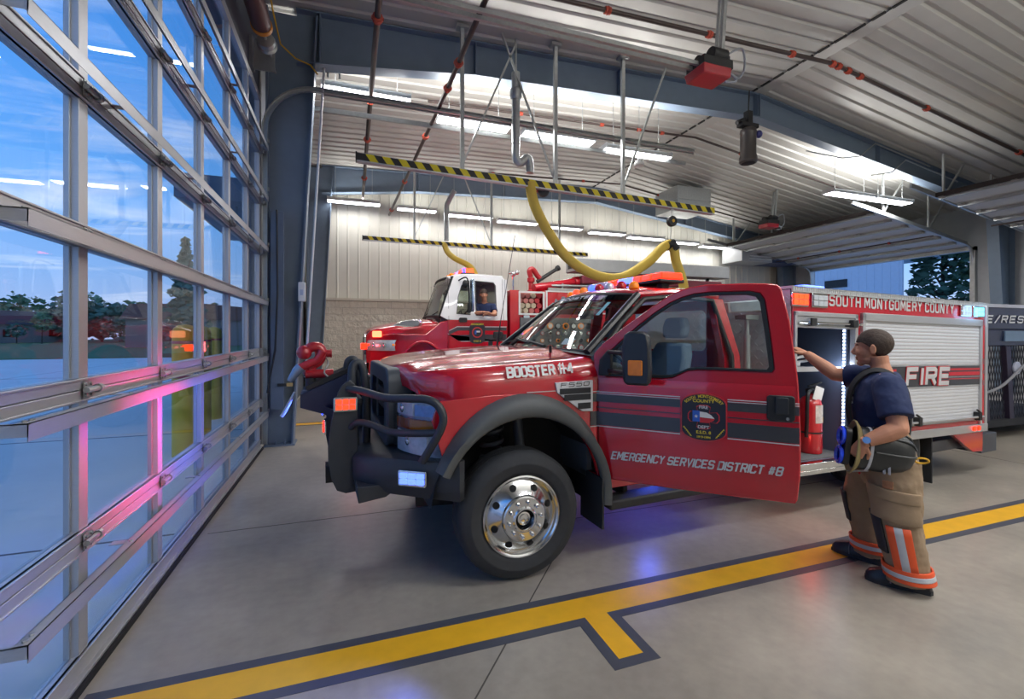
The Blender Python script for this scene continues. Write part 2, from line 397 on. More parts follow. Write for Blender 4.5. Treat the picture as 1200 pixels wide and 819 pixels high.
# knee stiffener + conduit box on the near column
# walls
def vribs(x0, x1, y, z0, z1, name, ny=-1, step=.305):
    """vertical ribbed liner in the plane y"""
    b = MB(); pts = []; x = x0
    while x < x1 - .01:
        pts += [(x, 0), (x+.02, .018), (x+.045, .018), (x+.065, 0)]; x += step
    pts.append((x1, 0))
    A = [b.v((p, y + ny*q, z0)) for p, q in pts]; B = [b.v((p, y + ny*q, z1)) for p, q in pts]
    for i in range(len(A)-1): b.f([A[i], A[i+1], B[i+1], B[i]])
    b.box((x0, y+.01, z0), (x1, y+.12, z1))
    return b
tag(vribs(-1.3, 17.8, 14.72, 0, 6.6, 'wall_back').build('wall_back', WALLM, ang=20), kind='structure')
def blockwall():
    m = bpy.data.materials.new('split face block'); m.use_nodes = True
    nt = m.node_tree; n = nt.nodes; L = nt.links; p = n['Principled BSDF']
    tc = n.new('ShaderNodeTexCoord'); mp = n.new('ShaderNodeMapping'); mp.inputs['Rotation'].default_value = (R(90), 0, 0)
    L.new(tc.outputs['Object'], mp.inputs[0])
    br = n.new('ShaderNodeTexBrick'); br.inputs['Scale'].default_value = 1; br.inputs['Brick Width'].default_value = .4; br.inputs['Row Height'].default_value = .2; br.inputs['Mortar Size'].default_value = .006
    br.inputs['Color1'].default_value = lin('#d6cebf'); br.inputs['Color2'].default_value = lin('#cbc3b4'); br.inputs['Mortar'].default_value = lin('#b3aca0')
    L.new(mp.outputs[0], br.inputs['Vector'])
    nz = n.new('ShaderNodeTexNoise'); nz.inputs['Scale'].default_value = 9; nz.inputs['Detail'].default_value = 8
    L.new(tc.outputs['Object'], nz.inputs['Vector'])
    bp = n.new('ShaderNodeBump'); bp.inputs['Strength'].default_value = 1; bp.inputs['Distance'].default_value = .06
    mm = n.new('ShaderNodeMath'); mm.operation = 'MULTIPLY_ADD'; mm.inputs[1].default_value = -.4; L.new(br.outputs['Fac'], mm.inputs[0]); L.new(nz.outputs['Fac'], mm.inputs[2])
    L.new(mm.outputs[0], bp.inputs['Height']); L.new(bp.outputs[0], p.inputs['Normal']); L.new(br.outputs['Color'], p.inputs['Base Color'])
    p.inputs['Roughness'].default_value = .85
    return m
BLOCK = blockwall()
b = MB(); b.box((-1.1, 14.5, 0), (17.5, 14.7, 2.6)); 
tag(b.build('wall_back_base', BLOCK), kind='structure')
b = MB(); b.box((-1.1, 14.46, 2.6), (17.5, 14.72, 2.68)); tag(b.build('trim_2', mat('stone cap', '#bdb6a8', .8)), kind='structure')
# left wall: header over the near door, solid beyond the column
b = MB(); b.box((-1.42, -4.2, 5.06), (-1.24, 7.5, 6.6)); b.box((-1.42, 7.42, 0), (-1.24, 15, 6.6)); b.box((-1.42, -4.2, 0), (-1.24, -.3, 5.06))
tag(b.build('wall_left', mat('dark liner', '#5a5f68', .6)), kind='structure')
b = MB(); b.box((-1.4, -4.4, 0), (17.8, -4.2, 6.8)); tag(b.build('wall_near', WALLM), kind='structure')
# right wall with two door openings
b = MB()
for y0, y1, z0 in ((-4.2, 1.6, 0), (7.0, 8.38, 0), (13.5, 15, 0), (1.6, 7.0, 4.12), (8.38, 13.5, 4.12)): b.box((17.56, y0, z0), (17.74, y1, 6.0))
o = b.build('wall_right', mat('right liner', '#a5a8aa', .5)); tag(o, kind='structure')
# ================================================================== glazed overhead door in the left wall
GLASS = glassmat('door glass', '#f1f6fa', .7)
dr = thing('door_1', 'closed overhead door of clear glass in an aluminium grid', None, (-1.2, 0, 0), kind='structure')
Y0, Y1 = .84, 7.36
MY = [1.813, 2.758, 3.703, 4.648, 5.593, 6.538]
RZS = [.66, 1.38, 2.11, 2.81, 3.52, 4.24]
ZT = 5.02
for y in [Y0+.03] + MY + [Y1-.03]:
    b = MB(); w_ = .04
    b.box((-.05, y-w_, .0), (0, y+w_, ZT)); b.box((-.055, y-w_-.012, .02), (-.03, y-w_, ZT)); b.box((-.055, y+w_, .02), (-.03, y+w_+.012, ZT))
    b.build('mullion', ALU, dr, bev=.003)
for z in RZS:
    b = MB()
    b.box((-.05, Y0, z-.055), (.006, Y1, z-.003)); b.box((-.05, Y0, z+.003), (.006, Y1, z+.055)); b.box((-.045, Y0, z-.004), (-.01, Y1, z+.004))
    b.box((-.01, Y0, z+.045), (.014, Y1, z+.055)); b.box((-.01, Y0, z-.055), (.014, Y1, z-.045))
    b.build('rail', ALU, dr, bev=.002)
b = MB(); b.box((-.05, Y0, .03), (.006, Y1, .13)); b.box((-.05, Y0, .03), (.03, Y1, .045)); b.box((-.01, Y0, .12), (.014, Y1, .13)); b.build('bottom_rail', ALU, dr, bev=.002)
b = MB(); b.box((-.05, Y0, .0), (.045, Y1, .03)); b.build('seal', mat('rubber seal', '#14161c', .8), dr)
b = MB(); b.box((-.05, Y0, ZT-.1), (.006, Y1, ZT)); b.build('top_rail', ALU, dr)
b = MB()
ys = [Y0+.06] + [q for y in MY for q in (y-.05, y+.05)] + [Y1-.06]
zs = [.13] + [q for z in RZS for q in (z-.055, z+.055)] + [ZT-.1]
for i in range(0, len(ys), 2):
    for j in range(0, len(zs), 2): b.box((-.034, ys[i], zs[j]), (-.028, ys[i+1], zs[j+1]))
b.build('glass', GLASS, dr, smooth=False)
for z in (.53, 1.325, 2.10, 2.86, 3.58, 4.30):
    b = MB(); xa, xb = .068, .112
    a, e = 2.135, 7.33
    b.box((xa, a, z-.003), (xb, e, z)); b.box((xb-.003, a, z-.066), (xb, e, z)); b.box((xa, a, z-.014), (xa+.003, e, z))
    for y in (a, e-.012, 3.0, 4.2, 5.6): b.box((0, y, z-.005), (xb, y+.012 if y in (a, e-.012) else y+.05, z-.001))
    b.box((0, a, z-.05), (xb, a+.003, z)); b.box((0, e-.003, z-.05), (xb, e, z))
    st = b.build('strut', ALU, dr)
    b = MB()
    for y in (2.16, 2.2, 3.02, 4.22, 5.62): b.cyl((.09, y, z), (.09, y, z+.008), .009, n=6)
    b.build('bolt', GALV, st)
for z in RZS:
    for y in MY[1:]:
        b = MB(); b.box((.014, y-.035, z-.04), (.018, y+.035, z+.04)); b.tube([(.032, y-.05, z), (.032, y+.05, z)], .014, 8)
        for dy in (-.022, .022):
            for dz in (-.026, .026): b.cyl((.016, y+dy, z+dz), (.026, y+dy, z+dz), .008, n=6)
        b.cyl((.032, y+.05, z), (.032, y+.075, z), .022, n=10)
        b.build('hinge', GALV, dr)
    b = MB(); b.box((.01, Y1-.1, z-.05), (.05, Y1-.02, z+.05)); b.cyl((.05, Y1-.06, z), (.05, Y1+.06, z), .012, n=8); b.cyl((.05, Y1+.02, z), (.05, Y1+.05, z), .028, n=14)
    b.build('roller', GALV, dr)

# tracks
def track(name, y, x1, z, label, sgn=1):
    t = thing(name, label, 'door track', (-1.15, y, 0))
    b = MB()
    path = [(.0, 0, .05), (.0, 0, 4.55)] + [(.0 + .7*(1-math.cos(R(a))), 0, 4.55 + (z-4.55)*math.sin(R(a))) for a in range(10, 90, 10)] + [(.7, 0, z), (x1, 0, z)]
    P = [V(p) for p in path]
    ring = []
    for i, p in enumerate(P):
        d = (P[min(i+1, len(P)-1)] - P[max(i-1, 0)]).normalized(); nn = V((-d.z, 0, d.x))
        prof = [(0, -.035), (.05, -.035), (.05, -.028), (.007, -.028), (.007, .028), (.05, .028), (.05, .035), (0, .035)]
        ring.append([p + V((0, -q*sgn, 0)) + nn*r_ for q, r_ in prof])
    b.rings(ring); b.build('rail', GALV, t)
    b = MB(); b.rings([[p + V((0, .012*sgn, .03)), p + V((0, .012*sgn, -.05)), p + V((0, .02*sgn, -.05)), p + V((0, .02*sgn, .03))] for p in (V((.75, 0, z)), V((x1, 0, z)))]); b.build('angle_iron', GALV, t)
    b = MB(); b.beam((.02, .03*sgn, .05), (.02, .03*sgn, 4.6), .07, .006, (1, 0, 0))
    for z_ in (.5, 1.3, 2.1, 2.9, 3.7, 4.4): b.box((-.03, .0, z_), (.05, .05*sgn, z_+.05))
    b.build('jamb_angle', GALV, t)
    return t
track('door_track', 7.43, 7.6, 5.25, 'galvanised curved track at the far edge of the glass door, running inward overhead')
track('door_track', 8.05, 7.9, 5.27, 'galvanised overhead track just behind the near steel column', -1)
b = MB(); b.tube([(-1.0, 1, 5.35), (-1.0, 6.2, 5.35)], .11, 18)
t = thing('spring_shaft', 'long brown counterbalance spring drum above the glass door', 'door spring', (0, 0, 0))
b.build('spring', mat('rusty brown spring', '#5d4340', .5, .3, .2, 60, stretch=(1, 30, 1)), t)
b = MB(); b.tube([(-1.0, 6.2, 5.35), (-1.0, 6.26, 5.35)], .12, 18); b.build('band', mat('orange band', '#d58a2c', .5), t)
b = MB(); b.cyl((-1.0, .9, 5.35), (-1.0, 7.3, 5.35), .018); b.lathe([(.05, 0), (.1, .01), (.11, .05), (.09, .06), (.09, .12), (.12, .14), (.04, .15)], (-1.0, 6.5, 5.35), (0, 1, 0)); b.build('cable_drum', GALV, t)
b = MB(); b.box((-1.2, 6.9, 5.15), (-.95, 6.92, 5.55)); b.box((-1.238, 6.8, 5.15), (-1.2, 7.0, 5.55)); b.build('bracket', GALV, t)

# ================================================================== outside, seen through the glass
APRON = concrete('apron concrete', '#dedad0', '#eae6dc', .75, .5)
b = MB(); b.box((-75, -40, -.35), (-1.2, 130, -.05)); tag(b.build('ground_apron', APRON), kind='structure')
b = MB(); b.box((-190, -60, -.4), (-75, 160, .0)); tag(b.build('grass_verge', mat('grass', '#4c6b38', .9, 0, .3, 2)), kind='stuff')
b = MB(); b.box((-60, 38, -.3), (-1.2, 150, .0)); 
tag(b.build('grass_strip', MATS['grass']), kind='stuff')
TJ = mat('apron joint', '#6b6a67', .9)
b = MB()
for y in (4.6, 9.2, 15, 22): b.box((-60, y, -.052), (-1.3, y+.025, -.047))
for x in (-6, -12, -20): b.box((x, -30, -.052), (x+.025, 37, -.047))
tag(b.build('ground_joint', TJ), kind='structure')
BARK = mat('bark', '#4a4138', .9, 0, .2)
LEAF = [mat('leaf green', '#6f9068', .8, 0, .25, 1), mat('leaf dark', '#587a66', .8, 0, .25, 1), mat('leaf olive', '#838c68', .8, 0, .2, 1)]
def crown(b, c, rx, rz, nleaf, size, shape='round'):
    for i in range(nleaf):
        for _ in range(20):
            p = V((rnd.uniform(-1, 1), rnd.uniform(-1, 1), rnd.uniform(-1, 1)))
            if p.length < 1 and (p.length > .45 or rnd.random() < .3): break
        if shape == 'cone':
            t_ = rnd.random()**1.3; a = rnd.uniform(0, 2*PI); rr = rx*(1-t_)*(.35 + .65*rnd.random())*(1 + .25*math.sin(t_*40))
            q = V((math.cos(a)*rr, math.sin(a)*rr, -rz + 2*rz*t_))
        else:
            q = V((p.x*rx, p.y*rx, p.z*rz)); q *= 1 + .18*math.sin(p.x*7+c[0]) * math.cos(p.y*6+p.z*5)
        q += V(c); n_ = V((rnd.uniform(-1, 1), rnd.uniform(-1, 1), rnd.uniform(-.6, 1))).normalized(); _, s_, u_ = frame(n_)
        k = size*rnd.uniform(.6, 1.4)
        b.poly([q + s_*k, q + u_*k*.6, q - s_*k, q - u_*k*.6])
def tree(name, label, loc, h, rx, m, shape='round', nleaf=700, size=.35, trunk=.15, group=None, base=.3):
    t = thing(name, label, 'tree', loc, 0, group)
    b = MB(); b.tube([(0, 0, -.1), (.03*h*.1, 0, h*.35), (0, .02*h*.1, h*.85)], [trunk, trunk*.75, trunk*.2], 8)
    for i in range(6):
        a = i*1.05; z = h*(.35 + .07*i); b.tube([(0, 0, z), (math.cos(a)*rx*.6, math.sin(a)*rx*.6, z + rx*.5)], [trunk*.4, trunk*.1], 5)
    b.build('trunk', BARK, t)
    b = MB(); crown(b, (0, 0, h*(1+base)/2), rx, h*(1-base)/2, nleaf, size, shape); b.build('foliage', m, t, smooth=False)
    return t
# world point for a direction: (camera right/forward ratio, depth) -> X, Y
def wp(r_, d): return (d*(.9432*r_ + .3322), d*(-.3322*r_ + .9432))
spec = [(-1.13, 86, 7.5, 4.5, 1), (-1.06, 84, 8.6, 4.0, 0), (-1.0, 88, 7.0, 4.2, 2), (-.955, 83, 9.2, 3.0, 1), (-.93, 90, 9.6, 3.8, 0),
        (-.89, 88, 7.8, 4.5, 1), (-.85, 86, 6.8, 4.6, 1), (-.81, 92, 7.8, 4.8, 0), (-.775, 90, 6.6, 4.6, 2), (-.74, 95, 7.0, 5, 1), (-.70, 96, 8.0, 5, 0), (-.66, 90, 7.0, 4.5, 1)]
tl = ['left end of the far tree line beyond the parking apron', 'second from the left in the far tree line beyond the apron', 'olive tree, third from the left in the far tree line', 'tall narrow tree, fourth from the left beyond the apron',
      'tallest dark tree left of the first wide mullion', 'just right of the first full mullion in the far line', 'low tree above the pale verge in the second pane', 'far tree near the middle of the second pane',
      'olive tree at the right of the second pane', 'far tree right beside the second mullion', 'far tree behind the conifer', 'far tree behind the yellow bollards']
for (r_, d, h, rx, k), l_ in zip(spec, tl):
    tree('broadleaf_tree', 'distant dusky tree, ' + l_, (*wp(r_, d), 0), h, rx, LEAF[k], 'round', 520, .55, .25, 'trees beyond the apron', .05)
tree('conifer_tree', 'tall dark conifer beyond the glass door behind the yellow bollards', (*wp(-.708, 34), 0), 8.6, 1.9, LEAF[1], 'cone', 1500, .26, .18, None, .08)
tree('sapling', 'small sapling on the grass verge left of the first full mullion', (*wp(-1.02, 70), 0), 5.0, 1.3, LEAF[0], 'round', 260, .25, .09, None, .35)
tree('sapling', 'smaller sapling at the far left on the grass verge', (*wp(-1.075, 72), 0), 3.2, 1.2, LEAF[1], 'round', 220, .25, .09, None, .3)
# far houses
def house(label, r_, d, w_, h, ridge, cw, cr):
    x, y = wp(r_, d); t = thing('house', label, 'house', (x, y, 0), R(70))
    b = MB(); b.box((-w_, -4, 0), (w_, 4, h)); b.build('wall', cw, t)
    b = MB(); b.prism([(-w_-.4, h), (w_+.4, h), (w_-1, h+ridge), (-w_+1, h+ridge)], XZ, -4.4, 4.4); b.build('roof', cr, t)
    for x_ in (-w_*.5, w_*.4): b = MB(); b.box((x_-.6, -4.05, 1), (x_+.6, -3.98, 2.2)); b.build('window', BLACKG, t)
house('low house with a grey roof among the trees at far left', -1.09, 78, 8, 3, 2.2, mat('house wall', '#8b8078', .8), mat('grey shingle', '#55585f', .9))
house('low brown roofed house behind the bollards', -.66, 60, 8, 3.2, 1.8, MATS['house wall'], mat('brown shingle', '#7a5548', .9))
# light pole
x, y = wp(-.682, 30); t = thing('light_pole', 'slim parking lot light pole with a flat lamp head beyond the glass', 'light pole', (x, y, -.05))
b = MB(); b.cyl((0, 0, 0), (0, 0, 8.1), .07, .05, 10); b.build('pole', STEEL, t)
b = MB(); b.box((-.12, -.5, 8.0), (.12, .1, 8.12)); b.build('lamp_head', GALV, t)
b = MB(); b.cyl((0, 0, 0), (0, 0, .7), .25, n=14); b.build('base', APRON, t)
# bollards
BY = mat('bollard yellow', '#d8b52f', .5, 0, .08)
for i, (x, y, l_) in enumerate(((-2.16, 7.55, 'nearest tall yellow bollard with red bands outside the glass door'), (-2.35, 9.0, 'second yellow bollard partly behind the nearest one'), (-2.55, 10.6, 'furthest yellow bollard seen beside the dark brick pier'))):
    t = thing('bollard', l_, 'bollard', (x, y, -.05), 0, 'yellow bollards outside')
    b = MB(); b.lathe([(.15, 0), (.15, 1.7), (.135, 1.76), (.09, 1.80), (.02, 1.82)], n=24); b.build('post', BY, t)
    for z in (1.08, 1.55):
        b = MB(); b.lathe([(.15, 0), (.153, .005), (.153, .035), (.15, .04)], (0, 0, z), n=24, caps=False); b.build('band', mat('red band', '#b5282e', .4), t)
# brick pier and canopy of the next bay
BRK = mat('brown brick', '#5b5048', .85, 0, .15, 4)
b = MB(); b.box((-2.15, 11.4, -.1), (-1.42, 12.2, 6)); 
for k in range(40): b.box((-2.158, 11.392, .1+k*.15), (-1.42, 12.2, .1+k*.15+.135))
tag(b.build('wall_pier', BRK), kind='structure')
b = MB(); b.box((-3.4, 11.2, 4.45), (-1.42, 16, 4.95)); b.beam((-2.1, 11.3, 3.7), (-3.2, 11.3, 4.5), .1, .12)
tag(b.build('roof_canopy', mat('canopy grey', '#6d7580', .6)), kind='structure')
# ------------------------------------------------ outside the right wall
b = MB(); b.box((17.7, -40, -.35), (120, 90, -.03)); tag(b.build('ground_rear', APRON), kind='structure')
t = thing('metal_building', 'pale blue ribbed metal shed outside the open far bay door', 'building', (27, 20, 0))
b = vribs(0, 8.6, 0, 0, 6.5, 'x', -1, .4); bb = b
o = bb.build('wall', mat('pale shed panel', '#b9c4d2', .5, 0, .05), t); o.rotation_euler = (0, 0, R(-90)); o.location = (0, 4.4, 0)
b = MB(); b.prism([(-4.5, 6.4), (4.8, 6.4), (4.8, 6.6), (-4.5, 7.0)], YZ, -.3, 9); b.build('roof', STEEL, t)
b = MB(); b.box((-.06, -1.4, 4.3), (.0, -.1, 4.75))
for k in range(5): b.beam((-.05, -1.35, 4.34+k*.09), (-.05, -.15, 4.34+k*.09), .06, .01)
b.build('louver', BLACK, t)
for l_, (x, y), h, rx, k in (('left leafy tree seen through the open far bay door', (33, 17.2), 7.8, 1.7, 1), ('tree with a thick leaning trunk outside the open far bay door', (34, 15.5), 9.5, 1.6, 0), ('dense dark green tree at the right of the open far bay door', (31, 12.3), 8.5, 1.9, 1), ('tree behind the grey column outside the right wall', (36, 11.0), 9, 2.4, 0)):
    tree('leafy_tree', l_, (x, y, 0), h, rx, LEAF[k], 'round', 1100, .2, .22, 'trees outside the far bay', .1)
# ================================================================== ceiling lights
LENS = mat('lamp lens', '#ffffff', .4, 0, .01, emit='#f4f6ff', power=9.0)
HOUS = mat('fixture housing', '#cfd1d0', .45, .1, .04)
def strip_light(x0, x1, y, z, label, group, power=58, dz=0.):
    L_ = x1 - x0
    t = thing('strip_light', label, 'ceiling light', ((x0+x1)/2, y, z), 0, group)
    t.rotation_euler = (0, dz, 0)
    b = MB(); h = L_/2
    b.prism([(-.14, .02), (-.15, .05), (-.11, .105), (.11, .105), (.15, .05), (.14, .02)], lambda p, q, k: (k, p, q), -h, h)
    b.box((-h, -.165, .0), (h, -.14, .05)); b.box((-h, .14, .0), (h, .165, .05)); b.box((-h-.006, -.165, 0), (-h, .165, .105)); b.box((h, -.165, 0), (h+.006, .165, .105))
    b.build('housing', HOUS, t, bev=.003)
    b = MB(); b.prism([(-.138, .022), (-.12, -.012), (.12, -.012), (.138, .022)], lambda p, q, k: (k, p, q), -h+.01, h-.01)
    b.build('lens', LENS, t)
    zc = roofz((x0+x1)/2) - z
    for xx in (-h*.7, h*.7): b = MB(); b.cyl((xx, 0, .1), (xx, 0, zc), .006, n=6); b.box((xx-.05, -.04, .1), (xx+.05, .04, .13)); b.build('hanger', GALV, t)
    l = bpy.data.lights.new('lamp', 'AREA'); l.shape = 'RECTANGLE'; l.size = L_*.9; l.size_y = .22; l.energy = power; l.color = (1, .98, .955); l.spread = R(170)
    o = bpy.data.objects.new('lamp', l); COL.objects.link(o); o.parent = t; o.location = (0, 0, -.03)
    l = bpy.data.lights.new('uplamp', 'AREA'); l.shape = 'RECTANGLE'; l.size = L_*.9; l.size_y = .2; l.energy = power*(1.0 if y > 1 else 1.7); l.color = (1, .98, .955)
    o = bpy.data.objects.new('uplamp', l); COL.objects.link(o); o.parent = t; o.location = (0, 0, .13); o.rotation_euler = (PI, 0, 0)
    return t
PW = 62
for i, (a, c, z) in enumerate(((-.42, .95, 5.5), (1.42, 2.7, 5.3), (2.98, 4.4, 5.28), (4.64, 6.15, 5.2))):
    a, c, z = a*1.032, c*1.032, 1.65 + (z-1.65)*1.032
    strip_light(a, c, 8.1, z, 'strip light, %s from the near column, hung just behind the near roof beam' % ordinal(i), 'strip lights behind the near beam', PW)
for i, (a, c) in enumerate(((10.75, 12.2), (12.3, 13.6))):
    a, c = a*1.032, c*1.032
    strip_light(a, c, 8.1, 5.085, 'strip light, %s of the pair by the right overhead doors' % ('left one', 'right one')[i], 'strip lights behind the near beam', PW)
for i, (a, c, z) in enumerate(((-.6, .84, 5.42), (1.35, 2.5, 5.36), (2.85, 4.3, 5.3), (4.5, 5.86, 5.24), (6.2, 7.5, 5.18), (7.83, 9.2, 5.12), (9.4, 10.85, 5.06), (10.99, 12.4, 5.0), (12.59, 14.05, 4.93))):
    strip_light(a, c, 14.15, z, 'strip light, %s from the left in the row along the back wall' % ordinal(i), 'strip lights along the back wall', PW*.24)
for i, a in enumerate((1.8, 3.4, 5.0, 6.6, 10.5, 12.5)):
    strip_light(a, a+1.4, .75, 5.3, 'strip light, %s in the row above the photographer' % ordinal(i), 'strip lights over the near bay', PW*.6)
for i, a in enumerate((2.2, 4.1, 6.0, 7.9, 9.8, 11.8)):
    strip_light(a, a+1.4, -3.6, 5.2, 'added fill light, %s in the unseen row along the wall behind the photographer' % ordinal(i), 'added fill lights along the near wall', PW*.6)  # row added out of view as frontal fill for the truck side
# ================================================================== the red brush truck in front
TK = thing('fire_truck', 'red pickup fire truck with open driver door and silver roller shutter, nearest the camera', 'fire truck', (1.08 - math.sin(R(3.6))*1.02, 2.87 + math.cos(R(3.6))*1.02, 0), R(3.6))
GLD = glassmat('cab glass', '#f0f6f3', 1.0, .97)
DARK = mat('underbody black', '#1b1d22', .7, .1, .15)
GREYD = mat('dark grey powder coat', '#2f3339', .5, .1, .06, 40)
SEATM = mat('grey seat cloth', '#5d6a78', .85, 0, .1, 30)
TRIMG = mat('cab trim grey', '#55595c', .7, 0, .06)
DPLATE = mat('aluminium tread plate', '#c3c7ca', .35, .35, .1, 30)
GOLD = mat('gold lettering', '#d9c232', .45, 0, .05)
AMBER = mat('amber lens', '#e07a12', .2, 0, .03, emit='#ff8a10', power=.22)
REDLED = mat('lit red light', '#ff3010', .3, 0, .02, emit='#ff1c08', power=5)
REDHOT = mat('lit orange red light', '#ff6a30', .3, 0, .02, emit='#ff2410', power=3.0)
BLUELED = mat('lit blue light', '#3040ff', .3, 0, .02, emit='#2036ff', power=8)
BLUEHOT = mat('lit pale blue light', '#8fb4ff', .3, 0, .02, emit='#4860ff', power=3.0)
CYANLED = mat('lit cyan light', '#60d0ff', .3, 0, .02, emit='#50c8ff', power=4)
CLEARL = mat('clear lens', '#c9d2da', .15, .2, .03, 30)
REDLENS = mat('unlit red lens', '#b01a1a', .15, 0, .03)
WLED = mat('white led', '#dfeaff', .3, 0, .01, emit='#cfe2ff', power=9)
def lamp(parent, loc, color, energy, size=.12, rot=None, kind='AREA'):
    l = bpy.data.lights.new('led_or_fill_glow', kind); l.energy = energy; l.color = color
    if kind == 'AREA': l.size = size
    else: l.shadow_soft_size = size
    o = bpy.data.objects.new('led_or_fill_glow', l); COL.objects.link(o); o.parent = parent; o.location = loc
    if rot: o.rotation_euler = rot
    return o

# ---------------- wheels
def wheel(name, parent, x, y, out=-1, front=True, steer=0., r=.43, w_=.235):
    b = MB()
    prof = [(.262, -.03), (.275, .0), (.30, .012), (.345, .016), (.352, .018), (.358, .015), (.39, .006), (.415, -.012), (r-.006, -.03), (r, -.05)]
    for k in range(4):
        p = -.062 - k*.034; prof += [(r, p), (r-.012, p-.002), (r-.012, p-.009), (r, p-.011)]
    prof += [(r, -w_+.05), (r-.006, -w_+.03), (.39, -w_), (.3, -w_-.01), (.262, -w_+.03)]
    b.lathe(prof, (0, 0, 0), (0, out, 0), 64, caps=False)
    o = b.build(name, RUBBER, parent, ang=50); o.location = (x, y, r); o.rotation_euler = (0, 0, steer)
    b = MB()
    if front: pf = [(.262, -.03), (.272, .008), (.262, .012), (.252, .004), (.248, -.015), (.236, -.026), (.205, -.012), (.16, .022), (.152, .03), (.148, .05), (.14, .056), (.085, .058), (.075, .066), (.066, .066), (.062, .05), (.058, .0), (.05, -.02), (.012, -.02)]
    else: pf = [(.262, -.03), (.272, .008), (.26, .012), (.25, .0), (.24, -.06), (.2, -.11), (.13, -.12), (.1, -.1), (.06, -.07), (.01, -.065)]
    b.lathe(pf, (0, 0, 0), (0, out, 0), 56, caps=False)
    b.m = 1
    for k in range(8):
        a = R(45*k + 18); rr = .201 if front else .185; ax = V((0, out, 0)); rad = V((math.cos(a), 0, math.sin(a)))
        d0 = -.0045 if front else -.112; nn = (ax + rad*.75).normalized() if front else ax
        c = rad*rr + ax*(d0 + .001); _, s_, u_ = frame(nn)
        b.rings([[c + nn*h + (s_*math.cos(q) + u_*math.sin(q))*.0235 for q in [2*PI*j/16 for j in range(16)]] for h in (-.01, .003)])
    b.lathe([(.0585, .01), (.055, .012), (.002, .012)], (0, 0, 0), (0, out, 0), 24)
    b.build('rim', [mat('polished wheel', '#cfd2d6', .16, 1, .03), mat('wheel hole black', '#0b0c0e', .8)], o, ang=30)
    if front:
        b = MB()
        b.lathe([(.05, .012), (.044, .04), (.036, .042), (.034, .02)], (0, 0, 0), (0, out, 0), 24); b.lathe([(.024, .012), (.022, .035), (.002, .036)], (0, 0, 0), (0, out, 0), 20)
        b.build('hub', CHROME, o)
        for k in range(10):
            a = R(36*k + 8); b = MB()
            b.lathe([(.0145, .055), (.0145, .065), (.011, .067), (.0105, .082), (.006, .088), (.001, .089)], (math.cos(a)*.112, 0, math.sin(a)*.112), (0, out, 0), 10); b.build('lug_nut', CHROME, o)
    return o
wheel('front_wheel', TK, 0, -1.02, -1, True, R(-3)); wheel('front_wheel', TK, 0, 1.02, 1, True, R(-3))
for s in (-1, 1):
    wheel('rear_wheel', TK, 4.19, s*1.03, s, False); wheel('rear_wheel', TK, 4.19, s*.76, s, False)

# ---------------- chassis
b = MB()
for s in (-1, 1): b.beam((-.9, s*.43, .66), (5.6, s*.43, .66), .08, .2)
for x in (-.5, 1.2, 2.4, 3.6, 5.2): b.beam((x, -.43, .66), (x, .43, .66), .15, .1)
b.box((.2, -.4, .5), (1.4, .3, .75)); b.cyl((1.4, 0, .55), (4.0, 0, .5), .05)
b.build('chassis', DARK, TK)
b = MB(); b.tube([(0, -.82, .43), (0, .82, .43)], .05, 12); b.ball((0, .25, .43), .17); b.tube([(.02, -.7, .38), (.9, -.45, .48)], .035); b.tube([(-.15, -.7, .45), (-.2, .7, .5)], .02)
b.tube([(-.3, -.62, .62), (-.02, -.72, .45)], .025); b.box((-.1, -.85, .3), (.1, -.72, .58)); b.build('front_axle', DARK, TK)
b = MB(); b.tube([(4.19, -1, .43), (4.19, 1, .43)], .07, 12); b.ball((4.19, 0, .43), .22); b.build('rear_axle', DARK, TK)
b = MB(); b.tube([(-.08 + .075*math.cos(a*.35), -.66 + .075*math.sin(a*.35), .62 + a*.0048) for a in range(0, 105)], .016, 8); b.build('coil_spring', mat('spring steel', '#3a3f4a', .45, .3), TK)
b = MB(); b.tube([(.16, -.7, .5), (.12, -.66, 1.02)], .038, 12); b.tube([(.16, -.7, .5), (.14, -.68, .75)], .05, 12); b.build('shock_absorber', mat('shock grey', '#4a505c', .5, .2), TK)
b = MB()
a_ = arc(.03, .50, .64, 175, -12, 16)
b.rings([[(p, -1.0, q), (p, -.5, q)] for p, q in a_], False); b.prism(a_ + [(.65, .3), (-.6, .4)], XZ, -.5, -.49); b.build('wheel_liner', DARK, TK); b = MB()
b.rings([[(p, 1.0, q), (p, .5, q)] for p, q in a_], False); b.prism(a_ + [(.65, .3), (-.6, .4)], XZ, .49, .5)
b.build('wheel_liner', DARK, TK)

# ---------------- hood and fenders
def hoodring(x, w_, zl, zs, zc, k=.0):
    h = [(w_, zl), (w_, zl+(zs-zl)*.35), (w_-.012, zl+(zs-zl)*.7), (w_-.05, zs-.015), (w_-.10, zs+.008), (w_-.16, zs+.014), (w_-.24, zs+.012), (w_*.62, zs+.012+(zc-zs)*.45), (w_*.52, zs+.03+(zc-zs)*.62), (w_*.3, zc-.008), (0, zc)]
    return [(x + k*(abs(y)/w_)**2.2, -y, z) for y, z in h] + [(x + k*(abs(y)/w_)**2.2, y, z) for y, z in h[-2::-1]]
b = MB()
b.rings([hoodring(-.80, .72, 1.22, 1.27, 1.32, .16), hoodring(-.81, .78, 1.22, 1.34, 1.385, .18), hoodring(-.77, .84, 1.22, 1.375, 1.415, .2), hoodring(-.66, .92, 1.2, 1.40, 1.45, .2), hoodring(-.45, .965, 1.2, 1.41, 1.48, .1),
         hoodring(-.1, .99, 1.2, 1.425, 1.51), hoodring(.25, .995, 1.2, 1.44, 1.53), hoodring(.44, .995, 1.2, 1.455, 1.535, .06), hoodring(.49, .995, 1.2, 1.465, 1.525, .13)], False)
b.build('hood', RED, TK, ang=60, sub=1)
b = MB()
